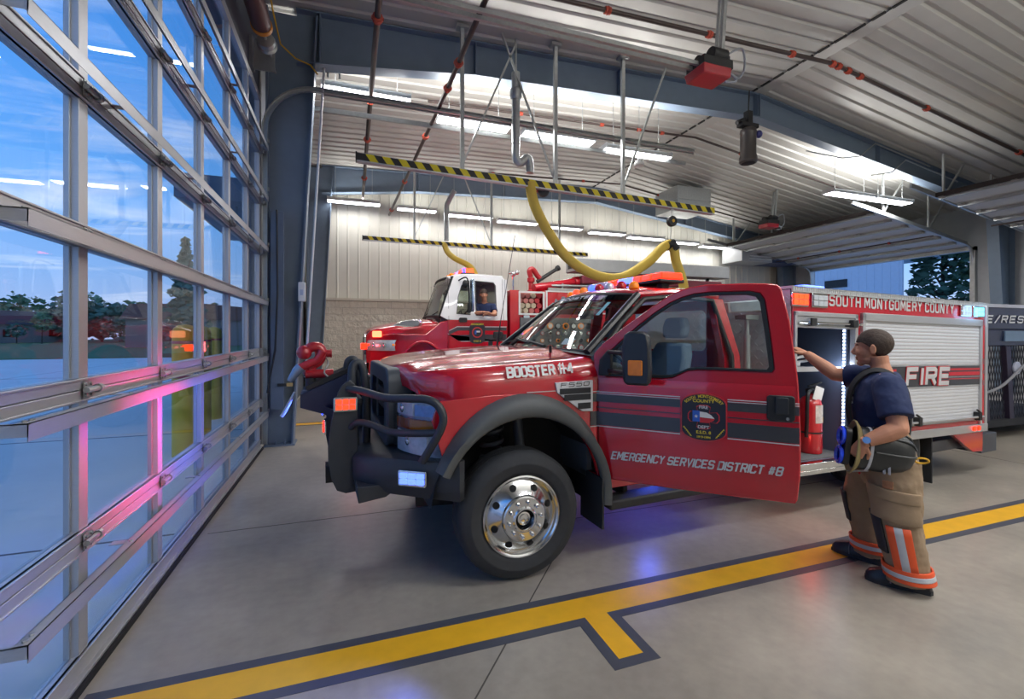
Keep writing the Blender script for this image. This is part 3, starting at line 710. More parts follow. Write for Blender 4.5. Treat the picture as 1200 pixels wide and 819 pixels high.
for s in (-1, 1):
    for p, q in (((-.64, s*.765, 1.402), (-.1, s*.835, 1.437)), ((-.1, s*.835, 1.437), (.45, s*.84, 1.468))): b.beam(p, q, .007, .004)
b.build('hood_seam', BLACK, TK)
ar = [(.03 + .60*math.cos(R(150-155*i/18)), .505 + .62*math.sin(R(150-155*i/18))) for i in range(19)]
for s, nm in ((-1, 'fender'), (1, 'fender')):
    b = MB()
    ol = [(-.53, .86)] + [p for p in ar] + [(.635, .42), (.64, 1.22), (.3, 1.235), (-.2, 1.24), (-.55, 1.22), (-.6, 1.1)]
    b.prism(ol, XZ, s*.992, s*.96); b.build('fender', RED, TK, bev=.004)
# flares
for s in (-1, 1):
    b = MB(); N = 26; ring = []
    for i in range(N+1):
        a = R(155 - (155+7)*i/N); ca, sa = math.cos(a), math.sin(a); el = lambda p, q: 1/math.sqrt((ca/p)**2 + (sa/q)**2); ro = el(.655, .737); ri = el(.585, .585)
        c = (.03, .505)
        pt = lambda r_, y: (c[0]+ca*r_, s*y, c[1]+sa*r_)
        ring.append([pt(ro, .985), pt(ro-.005, 1.02), pt(ro-.045, 1.075), pt(ri+.06, 1.085), pt(ri+.012, 1.08), pt(ri, 1.06), pt(ri+.01, 1.02), pt(ri+.05, .985)])
    b.rings(ring); b.build('fender_flare', GREYP, TK, ang=60)
    b = MB(); b.box((.60, s*.78, .26), (.615, s*1.07, .62)); b.build('mud_flap', mat('mud flap rubber', '#24272b', .7), TK)
    b = MB(); b.box((4.72, s*.62, .06), (4.735, s*1.07, .66)); b.build('mud_flap', MATS['mud flap rubber'], TK)
b = MB(); b.box((-.60, -.55, .78), (-.56, .55, 1.30)); b.box((-.7, -.5, .84), (-.6, .5, 1.38)); b.build('radiator_core', DARK, TK)
# fender lettering
ltext('fender_lettering', 'BOOSTER 11·4', .078, .51, SILVER, TK, basis((-.095, -.998, 1.348), (1, 0, .035), (0, .40, 1)), .003, 1.35)
b = MB(); ov = [(.262, 1.305), (.565, 1.312), (.565, 1.09), (.475, 1.095), (.275, 1.235)]
b.prism(ov, XZ, -1.006, -.99); b.build('fender_vent', mat('vent chrome', '#d3d5da', .3, .2), TK, bev=.003)
b = MB()
for x0, x1, z0, z1 in ((.295, .545, 1.222, 1.262), (.33, .545, 1.175, 1.218), (.44, .545, 1.112, 1.155)): b.box((x0, -1.009, z0), (x1, -1.004, z1))
b.build('vent_mesh', mat('vent mesh', '#22252a', .6, 0, .4, 120), TK)
ltext('vent_lettering', 'F550', .032, .23, BLACK, TK, basis((.3, -1.008, 1.27), (1, 0, .02), (0, 0, 1)), .001, 1.0, .2)
b = MB(); b.box((.565, -.9965, 1.155), (.64, -.985, 1.215)); b.box((.55, -.9965, .985), (.64, -.985, 1.085)); b.m = 1; b.box((.5, -.9967, 1.225), (.64, -.985, 1.231)); b.box((.55, -.9967, .975), (.64, -.985, .98)); b.box((.05, -.9967, 1.245), (.27, -.985, 1.25))
b.build('fender_stripe', [CHAR, SILVER], TK)

# ---------------- grille, headlights
b = MB()
og = rrect(-.56, .85, .56, 1.405, .11); ig = rrect(-.40, .95, .40, 1.29, .08)
b.frame2(og, ig, lambda p, q, t_: (t_ - .02*(1-abs(p)) - .03*(1.4-q)*.0, p, q), -.80, -.62)
b.build('grille', mat('grille grey', '#3c4249', .45, 0, .05), TK, bev=.012)
b = MB()
for z in (1.06, 1.17): b.box((-.775, -.42, z), (-.70, .42, z+.045))
for s in (-1, 1): b.box((-.78, s*.26-.05, .93), (-.70, s*.26+.05, 1.3))
b.box((-.70, -.45, .93), (-.69, .45, 1.32)); b.build('grille_bar', BLACK, TK, bev=.006)
for s in (-1, 1):
    def HL(u, z, t_):   # u 0..1 from the grille outwards
        return (-.755 + .03*u + .19*u**2.2 + t_, s*(.565 + .40*u), z)
    b = MB(); us = [i/8 for i in range(9)]
    def panel(b, z0, z1, off, u0=0., u1=1.):
        A = [HL(u0+(u1-u0)*i/8, z0, off) for i in range(9)]; B = [HL(u0+(u1-u0)*i/8, z1, off) for i in range(9)]
        A2 = [HL(u0+(u1-u0)*i/8, z0, off+.03) for i in range(9)]; B2 = [HL(u0+(u1-u0)*i/8, z1, off+.03) for i in range(9)]
        b.rings([[a, c, d, e] for a, c, d, e in zip(A, B, B2, A2)])
    panel(b, .84, 1.195, .03); hl = b.build('headlight', mat('headlight chrome', '#b9c2cc', .3, .3, .25, 25), TK)
    b = MB(); panel(b, 1.105, 1.185, .008, .06, .55); b.build('high_beam_lens', mat('reflector clear', '#e6ebf0', .15, .25, .2, 40), hl)
    b = MB(); panel(b, 1.11, 1.18, .006, .6, .93); b.build('side_reflector', mat('blue tinted reflector', '#8fb0e0', .2, .2, .2, 40), hl)
    b = MB(); panel(b, 1.015, 1.085, .006, .05, .93); b.build('turn_signal', mat('amber lens unlit', '#a8541c', .2, 0, .3, 30), hl)
    b = MB(); panel(b, 1.02, 1.08, .003, .5, .92); b.build('amber_reflector', mat('amber reflector', '#d97a1e', .2, 0, .1, 40), hl)
    b = MB(); panel(b, .86, 1.0, .008, .06, .8); b.build('low_beam_lens', MATS['reflector clear'], hl)
    for u, z in ((.26, 1.145), (.42, .935)):
        b = MB(); c = V(HL(u, z, .012)); b.ball(c, .032, 14, (.5, 1, 1)); b.build('bulb_bowl', CHROME, hl)
    b = MB(); panel(b, .835, 1.20, -.012); b.build('cover_lens', glassmat('lens cover', '#e8eef4', 1.0), hl)

# ---------------- front bumper, brush guard, monitor
b = MB()
def bump(z, g=0.): 
    h = [(-1.03+g, .0), (-1.03+g, .52), (-.95+g, .66), (-.86+g, .74), (-.66+g, .92), (-.44, 1.06), (-.40, 1.03), (-.42, .96), (-.6, .8), (-.6, 0)]
    return [(x, -y, z) for x, y in h] + [(x, y, z) for x, y in h[-2:0:-1]]
b.rings([bump(.66, .02), bump(.60, .06), bump(.60, .05), bump(.66), bump(.80), bump(.835, .03), bump(.85, .10)]); b.build('front_bumper', GREYD, TK, ang=40)
b = MB(); b.prism([(-1.02, .66), (-1.01, .555), (-.84, .575), (-.7, .66)], XZ, -.72, .72); b.build('bumper_apron', GREYD, TK, bev=.006)
b = MB(); b.holed([(-1.18, -.035), (-1.18, .035), (-1.18, .035)][:0] or rrect(-.06, -.06, .06, .06, .008), [rrect(-.045, -.045, .045, .045, .004)], lambda p, q, k: (k, -.36+p, .68+q), -1.2, -1.0); b.build('receiver_tube', BLACK, TK)
pl = [(-1.073, 1.312), (-1.045, 1.325), (-1.012, 1.295), (-1.0, 1.2), (-.99, .561), (-1.073, .555), (-1.13, .58), (-1.165, .66), (-1.185, .78), (-1.187, .88), (-1.163, 1.06), (-1.125, 1.24), (-1.10, 1.29)]
for s in (-1, 1):
    b = MB(); b.prism(pl, XZ, s*.47-.012, s*.47+.012); b.build('brush_guard_plate', GREYD, TK, bev=.004)
    b = MB(); b.tube(spline([(-1.06, s*.47, 1.27), (-.97, s*.55, 1.255), (-.84, s*.72, 1.225), (-.72, s*.88, 1.235), (-.62, s*.99, 1.235), (-.56, s*1.03, 1.19), (-.54, s*1.045, 1.11), (-.57, s*1.03, 1.02), (-.61, s*.99, .93), (-.65, s*.95, .845)], 5), .026, 12)
    b.build('brush_guard_tube', GREYD, TK)
    b = MB(); b.tube(spline([(-1.04, s*.47, 1.0), (-1.0, s*.52, 1.04), (-.93, s*.58, 1.035), (-.80, s*.71, .995), (-.68, s*.9, 1.015), (-.56, s*1.03, 1.035)], 5), .023, 12)
    b.build('brush_guard_tube', GREYD, TK)
    b = MB(); b.tube(spline([(-1.0, s*.3, .84), (-1.02, s*.3, 1.2), (-1.02, s*.29, 1.38), (-.99, s*.28, 1.43), (-.95, s*.28, 1.40), (-.92, s*.28, 1.2), (-.92, s*.28, .84)], 5), .03, 12); b.build('brush_guard_post', GREYD, TK)
b = MB(); b.tube([(-.96, -.28, 1.39), (-.96, .28, 1.39)], .024); b.tube([(-.96, -.28, 1.15), (-.96, .28, 1.15)], .02); b.build('brush_guard_crossbar', GREYD, TK)
# warning lights
def wlight(name, M, w_, h, led, glow=None, e=0):
    b = MB(); b.X = M; b.prism(rrect(-w_/2-.012, -h/2-.012, w_/2+.012, h/2+.012, .012), XY, 0, .014); o = b.build(name, CHROME, TK, bev=.003)
    b = MB(); b.X = M
    for i in range(2):
        for k in range(3): b.prism(rrect(-w_/2 + w_*k/3 + .003, -h/2 + h*i/2 + .003, -w_/2 + w_*(k+1)/3 - .003, -h/2 + h*(i+1)/2 - .003, .004), XY, .014, .022)
    b.build('lens', led, o)
    if glow: 
        l = lamp(TK, M @ V((0, 0, .05)), glow, e, .1); l.data.spread = R(75 if glow[0] > .5 else 110); l.rotation_euler = (M.to_3x3() @ Matrix.Rotation(PI, 3, 'X')).to_euler()
    return o
wlight('warning_light', basis((-1.075, -.49, 1.165), (1, -.05, 0), (0, 0, 1)), .13, .075, REDHOT)
wlight('warning_light', basis((-.70, -.905, .735), (.78, -.6, 0), (0, 0, 1)), .17, .075, BLUEHOT, (.12, .2, 1), 10)
wlight('warning_light', basis((-1.195, -.36, 1.0), (0, -1, 0), (0, 0, 1)), .10, .07, REDLED, (1, .04, .18), 11)
wlight('warning_light', basis((-1.195, .36, 1.0), (0, -1, 0), (0, 0, 1)), .10, .07, BLUELED, (.08, .14, 1), 12)
wlight('warning_light', basis((-.70, .905, .735), (-.78, -.6, 0), (0, 0, 1)), .17, .075, BLUEHOT)
lamp(TK, (.9, 1.3, .7), (.08, .15, 1), 30, .1, None, 'POINT')  # free blue lamp without a fixture, added to tint the floor
b = MB(); b.box((1.42, -.52, .57), (1.58, -.44, .60)); b.build('added_blue_glow', BLUELED, TK); lamp(TK, (1.5, -.48, .53), (.08, .14, 1), 9, .08, None, 'POINT')  # glowing block and lamp added for the blue light under the truck
# nozzle tray and monitor
b = MB(); tr_ = [(-1.0, 1.33), (-1.12, 1.27), (-1.37, 1.165), (-1.37, 1.06), (-1.2, 1.0), (-1.03, .86)]
for y in (.16, .46):
    b.holed(tr_, [[(-1.05, 1.0), (-1.05, 1.12), (-1.2, 1.06)]], XZ, y-.006, y+.006)
b.beam((-1.0, .31, 1.325), (-1.37, .31, 1.16), .3, .01); b.beam((-1.37, .31, 1.165), (-1.37, .31, 1.06), .3, .01, (1, 0, 0))
b.build('nozzle_tray', mat('tray steel blue lit', '#2c3550', .4, .3), TK)  # blue light falling on the tray is put into its colour
b = MB()
for k in range(7): b.beam((-1.02, .17+k*.045, 1.345), (-1.33, .17+k*.045, 1.21), .02, .035)
b.build('tray_grating', BLACK, TK)
REDG = mat('monitor red', '#a8222e', .3, .1, .06, coat=.5)
b = MB(); b.lathe([(.055, 0), (.055, .02), (.04, .03), (.04, .1), (.052, .105), (.052, .13), (.04, .14)], (-1.30, .3, 1.19), n=20); mon = b.build('water_monitor', BLACK, TK)
b = MB(); b.tube(spline([(-1.30, .3, 1.32), (-1.29, .3, 1.38), (-1.24, .3, 1.42), (-1.215, .3, 1.48), (-1.24, .3, 1.53), (-1.30, .3, 1.53), (-1.34, .3, 1.49)], 6), .042, 14)
b.tube(spline([(-1.21, .25, 1.50), (-1.25, .25, 1.43), (-1.31, .25, 1.40), (-1.38, .25, 1.37)], 5), .034, 14); b.ball((-1.35, .29, 1.49), .06, 14); b.build('elbow_pipe', REDG, mon)
b = MB(); b.cyl((-1.27, .3, 1.475), (-1.15, .3, 1.48), .032); b.cyl((-1.15, .3, 1.48), (-1.14, .3, 1.48), .036); b.cyl((-1.34, .28, 1.315), (-1.13, .28, 1.315), .036); b.lathe([(.06, 0), (.062, .02), (.05, .03)], (-1.30, .3, 1.31), n=18); b.build('side_pipe', REDG, mon)
b = MB(); b.tube([(-1.37, .25, 1.375), (-1.40, .25, 1.345), (-1.455, .25, 1.265)], [.042, .04, .022], 14); b.build('nozzle_tip', mat('nozzle grey blue', '#7f93ad', .35, .5), mon)
b = MB(); b.tube(spline([(-1.19, .3, 1.46), (-1.17, .22, 1.4), (-1.2, .2, 1.33), (-1.15, .2, 1.28)], 5), .007, 6); b.tube([(-1.42, .36, 1.16), (-1.50, .36, 1.0), (-1.52, .36, .97)], .014, 8); b.build('control_cable', GALV, mon)
# ---------------- cab of the near truck
PB = V((.60, .865, 1.505)); PT = V((1.18, .72, 1.965))
def sgn(v_, s): return V((v_[0], s*v_[1], v_[2]))
# roof
def roofring(x, w_, z, c, n_=12):
    return [(x + .05*(1-(2*i/n_-1)**2)*(-1 if x < 1.5 else .2), -w_ + 2*w_*i/n_, z + c*(1-abs(2*i/n_-1)**2.6)) for i in range(n_+1)]
b = MB(); b.rings([roofring(1.17, .73, 1.955, .06), roofring(1.24, .745, 1.985, .07), roofring(1.45, .765, 2.005, .085), roofring(1.8, .77, 2.01, .085), roofring(2.0, .76, 1.99, .08), roofring(2.07, .74, 1.95, .06)], False)
rv = b.build('roof', RED, TK, ang=60)
so = rv.modifiers.new('s', 'SOLIDIFY'); so.thickness = .035; so.offset = -1
rv['label'] = 'red cab roof'
for s in (-1, 1):
    b = MB(); b.tube([sgn(PB, s), sgn(V((.88, .80, 1.73)), s), sgn(PT, s)], .034, 8, flat=.8); b.build('windshield_pillar', mat('pillar charcoal', '#26282b', .35, 0, .05), TK); b = MB()
    b.tube([sgn((1.18, .72, 1.965), s), sgn((1.5, .755, 1.99), s), sgn((2.02, .75, 1.97), s)], .03, 8); b.build('roof_side_rail', RED, TK)
for s in (-1, 1):
    b = MB(); b.tube([sgn((.665, .90, 1.45), s), sgn((.93, .83, 1.72), s), sgn((1.21, .765, 1.925), s), sgn((1.5, .79, 1.955), s), sgn((1.93, .79, 1.93), s), sgn((2.0, .93, 1.45), s), sgn((2.0, .96, .7), s)], .022, 8); b.build('door_seal', BLACK, TK)
# windshield: a curved sheet
def ws(u, v_):
    y0, y1 = .85, .70; y = (2*u-1)*(y0 + (y1-y0)*v_); k = 1-(2*u-1)**2
    return V((.64 + .53*v_ - .10*k + .02*math.sin(PI*v_)*-1, y, 1.51 + .455*v_ + .035*k*v_))
b = MB(); b.rings([[ws(i/14, j/8) for i in range(15)] for j in range(9)], False, False); b.build('windshield', GLD, TK, ang=80)
b = MB(); b.tube([ws(i/14, 0) for i in range(15)], .014, 6); b.tube([ws(i/14, 1) for i in range(15)], .016, 6)
for u in (0, 1): b.tube([ws(u, j/8) for j in range(9)], .016, 6)
b.build('windshield_gasket', BLACK, TK)
b = MB(); b.rings([[ws(i/14, .885 + .11*j) + V((-.004, 0, .004)) for i in range(15)] for j in range(2)], False, False); b.build('sun_strip', glassmat('sun strip', '#3a4658', .8, .5), TK)
M = basis(ws(.36, .90) + V((-.012, 0, .01)), ws(.2, .92) - ws(.6, .92), ws(.4, 1) - ws(.4, .9)); ltext('windshield_lettering', 'BOOSTER', .04, .62, mat('white lettering', '#dfe6ee', .5), TK, basis(ws(.72, .915) + V((-.016, 0, .016)), V((0, -1, 0)), ws(.5, 1)-ws(.5, .9)), .001, 1.2)
b = MB(); q = [ws(.16, .10), ws(.24, .10), ws(.24, .20), ws(.16, .20)]; b.hexa([p + V((.008, 0, -.005)) for p in q], [p + V((.006, 0, -.003)) for p in q]); b.build('inspection_sticker', mat('sticker', '#b9cbe0', .5, 0, .3, 60), TK)
b = MB(); q = [ws(.13, .62), ws(.155, .62), ws(.155, .86), ws(.13, .86)]; b.hexa([p + V((.008, 0, -.005)) for p in q], [p + V((.006, 0, -.003)) for p in q]); b.build('toll_tag', mat('tag pale blue', '#8fc4e0', .5), TK)
b = MB(); b.rings([[(.60 - .13*(1-(2*i/10-1)**2), -.94+1.88*i/10, 1.478 + .048*(1-(2*i/10-1)**2)), (.66 - .09*(1-(2*i/10-1)**2), -.9+1.8*i/10, 1.505 + .02*(1-(2*i/10-1)**2))] for i in range(11)], False, False); b.build('cowl', GREYP, TK)
for y0, y1 in ((-.25, -.78), (.45, -.1)):
    b = MB(); p0 = V((.56, y0, 1.535)); p1 = ws(.5 - y1/1.66*1.0*.98, .07) + V((-.015, 0, .012)); pm = (p0+p1)/2 + V((-.01, 0, .04))
    b.tube([p0, pm, p1], [.014, .011, .006], 8); b.tube([pm + V((.02, .12, .01)), p1 + V((0, -.06, 0))], .008, 6); b.build('wiper', BLACK, TK)
b = MB(); b.tube([(.42, -.63, 1.50), (.42, -.63, 1.55)], .012); b.tube([(.42, .52, 1.52), (.46, .52, 1.78), (.62, .53, 2.65)], [.012, .004, .003], 6); b.build('antenna', BLACK, TK)
# lower cab body
for s in (-1, 1):
    b = MB(); ol = [(1.86, .55), (2.08, .55), (2.08, 1.45), (2.06, 1.95), (1.94, 1.95), (1.9, 1.45)]
    b.rings([[(x, s*(1.0 if z < 1.3 else 1.0-(z-1.3)*.33), z) for x, z in ol], [(x, s*(.93 if z < 1.3 else .93-(z-1.3)*.33), z) for x, z in ol]]); b.build('rear_corner_panel', RED, TK, bev=.006)
b = MB(); b.box((.62, -.97, .5), (1.9, -.85, .62)); b.box((.62, .85, .5), (1.9, 1.0, .62)); b.build('rocker_panel', RED, TK, bev=.008)
b = MB(); b.box((.6, -.86, .58), (2.05, .86, .64)); b.box((.58, -.9, .64), (.62, .9, 1.47)); b.build('cab_floor', TRIMG, TK)
b = MB(); b.holed([(-.94, .6), (.94, .6), (.92, 1.4), (.72, 1.95), (-.72, 1.95), (-.92, 1.4)], [rrect(-.62, 1.48, .62, 1.86, .06)], YZ, 2.03, 2.07); b.build('cab_rear_wall', RED, TK)
b = MB(); b.box((2.045, -.62, 1.48), (2.05, .62, 1.86)); b.build('rear_window', GLD, TK)
# far side door: closed
fd = [(.63, .62), (1.86, .62), (1.9, 1.45), (1.86, 1.93), (1.2, 1.93), (.68, 1.47)]
b = MB(); b.holed(fd, [[(.86, 1.5), (1.78, 1.45), (1.74, 1.86), (1.28, 1.86)]], lambda p, q, k: (p, (k if q < 1.4 else k-(q-1.4)*.36), q), .96, 1.0); b.build('passenger_door', RED, TK)
b = MB(); b.hexa([(.86, .965, 1.5), (1.78, .965, 1.45), (1.74, .815, 1.86), (1.28, .815, 1.86)], [(.86, .96, 1.5), (1.78, .96, 1.45), (1.74, .81, 1.86), (1.28, .81, 1.86)]); b.build('passenger_window', GLD, TK)
# interior
def seat(y):
    b = MB(); b.prism([(1.15, .86), (1.65, .86), (1.68, 1.02), (1.2, 1.04), (1.13, .98)], XZ, y-.26, y+.26); o = b.build('seat', SEATM, TK, bev=.04)
    b = MB(); b.rings([[(x-.05, y-.24*k, z), (x+.06, y-.24*k, z), (x+.06, y+.24*k, z), (x-.05, y+.24*k, z)] for x, z, k in ((1.62, .95, .95), (1.66, 1.2, 1), (1.72, 1.45, .95), (1.76, 1.56, .75))]); b.build('backrest', SEATM, o, bev=.03)
    b = MB(); b.rings([[(x-.05, y-.14*k, z), (x+.05, y-.14*k, z), (x+.05, y+.14*k, z), (x-.05, y+.14*k, z)] for x, z, k in ((1.78, 1.6, .9), (1.79, 1.7, 1), (1.8, 1.79, .75))]); b.build('headrest', SEATM, o, bev=.03)
seat(-.5); seat(.5)
b = MB(); b.prism([(.62, 1.44), (.9, 1.42), (.98, 1.34), (.95, 1.1), (.7, 1.0), (.62, 1.0)], XZ, -.88, .88); b.build('dashboard', mat('dash dark grey', '#2d3034', .7), TK, bev=.02)
b = MB(); c = V((1.13, -.48, 1.36)); ax = V((.75, 0, .62)).normalized(); _, s_, u_ = frame(ax)
b.tube([c + (s_*math.cos(2*PI*k/28) + u_*math.sin(2*PI*k/28))*.19 for k in range(28)], .016, 8, closed=True); b.tube([c, c - ax*.2], .03)
for a in (0, 2.1, 4.2): b.tube([c, c + (s_*math.cos(a) + u_*math.sin(a))*.19], .012, 6)
b.build('steering_wheel', BLACK, TK)
b = MB(); b.box((1.12, -.1, 1.78), (1.16, .12, 1.86)); b.tube([(1.15, 0, 1.86), (1.2, 0, 1.96)], .012, 6); b.build('rear_view_mirror', BLACK, TK)
b = MB(); b.box((1.0, -.14, .64), (1.5, .14, 1.1)); b.box((1.02, -.1, 1.1), (1.3, .1, 1.22)); b.build('console', BLACK, TK, bev=.01)
b = MB(); b.box((.7, -1.03, .36), (2.0, -.86, .43)); b.box((.9, -.9, .4), (.95, -.5, .6)); b.box((1.7, -.9, .4), (1.75, -.5, .6)); b.build('running_board', mat('running board black', '#2b2d30', .6, 0, .2, 40), TK, bev=.015)

# ---------------- the open driver door
DA = R(-51.3); DM = Matrix.Translation((.627, -1.0, 0)) @ Matrix.Rotation(DA, 4, 'Z')
# local door axes: x along the door, y inwards (away from the camera side is +y), z up
DO = [(.02, .659), (-.005, .75), (-.03, .968), (-.045, 1.2), (-.05, 1.339), (-.046, 1.501), (.026, 1.578), (.159, 1.678), (.333, 1.806), (.463, 1.892), (.52, 1.922), (.60, 1.95), (.708, 1.964), (.922, 1.962), (1.05, 1.955), (1.11, 1.945), (1.134, 1.92), (1.176, 1.73), (1.205, 1.5), (1.222, 1.344), (1.235, 1.0), (1.231, .786), (1.218, .65), (1.205, .624), (.888, .612), (.474, .604), (.06, .602)]
DW = [(.075, 1.515), (.18, 1.612), (.265, 1.688), (.384, 1.782), (.491, 1.852), (.56, 1.882), (.64, 1.904), (.74, 1.911), (.964, 1.908), (1.018, 1.894), (1.042, 1.855), (1.07, 1.65), (1.095, 1.43), (1.082, 1.41), (.774, 1.412), (.66, 1.410), (.599, 1.402), (.545, 1.375), (.50, 1.352), (.44, 1.345), (.3, 1.343), (.05, 1.340), (.0, 1.39), (.0, 1.44)]
def bulge(z): return -.035*max(0, 1-((z-1.05)/.42)**2)*.6 if z < 1.47 else 0.
def tumble(z): return 0.
dfn = lambda p, q, t_: (p, t_, q)
b = MB(); b.holed(DO, [DW], dfn, 0, .05); door = b.build('driver_door', RED, TK, ang=30, bev=.008); door.matrix_local = DM
# swelling skin with a crease line under the window
b = MB(); us = [0, .08, .3, .55, .8, 1.0, 1.12, 1.17, 1.2]; zs = [.63, .66, .72, .80, .9, 1.0, 1.1, 1.2, 1.28, 1.31, 1.33]
def skin(u, z):
    k = min(1, (z-.63)/.08, (1.335-z)/.03); return (u, -.003 - .014*max(0, k)*(1 - .5*abs((z-1.02)/.4)), z)
b.rings([[skin(u*1.005, z) for u in us] for z in zs], False, False); 
o = b.build('door_skin', RED, door, ang=25)
b = MB(); b.frame2([(p, q) for p, q in DW], [(p + (.55-p)*.05, q + (1.62-q)*.06) for p, q in DW], dfn, -.006, .056); b.build('window_gasket', BLACK, door)
b = MB(); b.prism(DW, dfn, .022, .026); b.build('window', GLD, door, smooth=False)
b = MB(); b.holed([(x*.985+.01, z) for x, z in DO], [DW], dfn, .05, .10); b.build('inner_panel', TRIMG, door, bev=.01)
# stripes
def strip(name, z0, z1, m, x0=-.03, x1=1.232, par=None, y=-.0185):
    b = MB(); b.prism([(x0, z0), (x1, z0), (x1, z1), (x0, z1)], dfn, y, y+.012); return b.build(name, m, door)
for a, c in ((-.02, .552), (.838, 1.225)):
    strip('door_stripe', 1.157, 1.208, CHAR, a, c); strip('door_stripe', .990, 1.083, CHAR, a, c); strip('pinstripe', 1.224, 1.2295, SILVER, a, c); strip('pinstripe', 1.2115, 1.2155, SILVER, a, c); strip('pinstripe', .978, .984, SILVER, a, c); strip('pinstripe', 1.112, 1.118, CHAR, a, c)
ltext('door_lettering', 'EMERGENCY SERVICES DISTRICT #8', .058, 1.05, SILVER, door, basis((.086, -.0215, .755), (1, 0, .030), (0, 0, 1)), .0015, 1.25, .25)
ORG = mat('orange gleam stripe', '#c9641e', .3, 0, .1)
# emblem
EX, EZ = .697, 1.106
b = MB(); 
def shield(k): return [(EX + k*x, EZ + k*z) for x, z in [(-.138, -.09), (-.138, .085)] + [(.138*math.sin(a), .085 + .068*math.cos(a)) for a in [R(-90 + 15*i) for i in range(1, 12)]] + [(.138, .085), (.138, -.09)] + [(.138*math.cos(R(a)), -.09 - .068*math.sin(R(a))) for a in range(15, 180, 15)]]
b.prism(shield(1.0), dfn, -.022, -.01); em = b.build('emblem', mat('emblem red border', '#c22a30', .4), door)
b = MB(); b.prism(shield(.955), dfn, -.0235, -.02); b.build('emblem_field', mat('emblem navy', '#20222e', .4), em)
b = MB(); mal = []
for k in range(4):
    a0 = 90*k; mal += [(EX + r_*math.cos(R(a0+a))*1.0, EZ + r_*math.sin(R(a0+a))*.82) for r_, a in ((.05, -45), (.092, -28), (.098, -12), (.098, 12), (.092, 28))]
b.frame2(mal, [(EX + (p-EX)*.93, EZ + (q-EZ)*.93) for p, q in mal], dfn, -.0245, -.022); b.build('emblem_cross', MATS['emblem red border'], em)
b = MB(); b.box((EX-.066, -.0255, EZ-.032), (EX-.022, -.023, EZ+.04)); b.build('emblem_blue', mat('flag blue', '#2a5bb8', .4), em)
b = MB(); b.prism([(EX-.022, EZ-.002), (EX+.066, EZ-.006), (EX+.045, EZ+.016), (EX+.02, EZ+.03), (EX-.022, EZ+.034)], dfn, -.0255, -.023); b.build('emblem_white', WHITE, em)
b = MB(); b.prism([(EX-.022, EZ-.036), (EX+.03, EZ-.036), (EX+.06, EZ-.02), (EX+.066, EZ-.008), (EX-.022, EZ-.004)], dfn, -.0255, -.023); b.build('emblem_flame', MATS['emblem red border'], em)
star = [(EX-.044 + (.013 if k % 2 == 0 else .005)*math.sin(k*PI/5), EZ+.002 + (.013 if k % 2 == 0 else .005)*math.cos(k*PI/5)) for k in range(10)]
b = MB(); b.prism(star, dfn, -.0265, -.025); b.build('emblem_star', WHITE, em)
def etext(s, x, z, size, m, xs=1.1): text('emblem_lettering', s, size, m, em, basis((EX+x, -.025, EZ+z), (1, 0, 0), (0, 0, 1)), .0006, xs, 0, 1, 'CENTER', .0006)
etext('COUNTY', 0, .094, .028, GOLD); etext('FIRE', 0, .054, .027, SILVER); etext('DEPT', 0, -.074, .027, SILVER); etext('E.S.D. 8', 0, -.108, .026, GOLD); etext('1969·1994', 0, -.136, .018, GOLD)
s_ = 'SOUTH MONTGOMERY'
for i, ch in enumerate(s_):
    if ch == ' ': continue
    a = R(-52 + 104*i/(len(s_)-1)); x, z = .128*math.sin(a), .028 + .098*math.cos(a)
    text('emblem_lettering', ch, .026, GOLD, em, basis((EX+x, -.025, EZ+z), (math.cos(a), 0, -math.sin(a)), (math.sin(a), 0, math.cos(a))), .0006, .9, 0, 1, 'CENTER', .0006)
for s in (-1, 1):
    b = MB()
    for k in range(6): 
        x, z = s*(.07 + .008*k), -.13 + .010*k; b.prism([(EX+x, EZ+z), (EX+x+s*.014, EZ+z+.004), (EX+x+s*.010, EZ+z+.014)], dfn, -.0245, -.023)
    b.build('emblem_laurel', GOLD, em)
# handle
b = MB(); b.prism(rrect(1.055, 1.118, 1.203, 1.272, .02), dfn, -.024, .0); hd = b.build('door_handle', BLACK, door, bev=.005)
b = MB(); b.prism(rrect(1.10, 1.16, 1.17, 1.262, .01), dfn, -.036, -.02); b.build('pull_lever', mat('handle dark', '#26292e', .35), hd, bev=.004)
b = MB(); b.cyl((1.165, -.028, 1.135), (1.165, -.02, 1.135), .01); b.build('key_lock', CHROME, hd)
# mirror, a part of its own on the same door plane
b = MB(); b.X = DM; b.prism([(.0, 1.345), (.08, 1.345), (.10, 1.40), (.10, 1.51), (.07, 1.53), (.01, 1.46)], dfn, -.05, .0); b.beam((.07, -.03, 1.515), (.27, -.22, 1.515), .03, .03); b.beam((.07, -.03, 1.385), (.27, -.22, 1.385), .03, .03); mr = b.build('side_mirror', BLACK, TK, bev=.01)
b = MB(); b.X = DM; b.rings([[(x0, -.28, z), (x1, -.28, z), (x1-.01, -.17, z), (x0-.03, -.15, z)] for x0, x1, z in ((.27, .39, 1.315), (.245, .41, 1.33), (.235, .415, 1.42), (.235, .41, 1.56), (.25, .40, 1.635), (.28, .36, 1.66))]); b.build('mirror_housing', mat('mirror housing black', '#22262c', .42), mr, bev=.02, ang=50)
b = MB(); b.X = DM; b.prism(rrect(.275, 1.378, .365, 1.475, .008), dfn, -.292, -.27); b.build('mirror_signal', mat('amber reflector', '#d97a1e', .2, 0, .1, 40), mr, bev=.003)
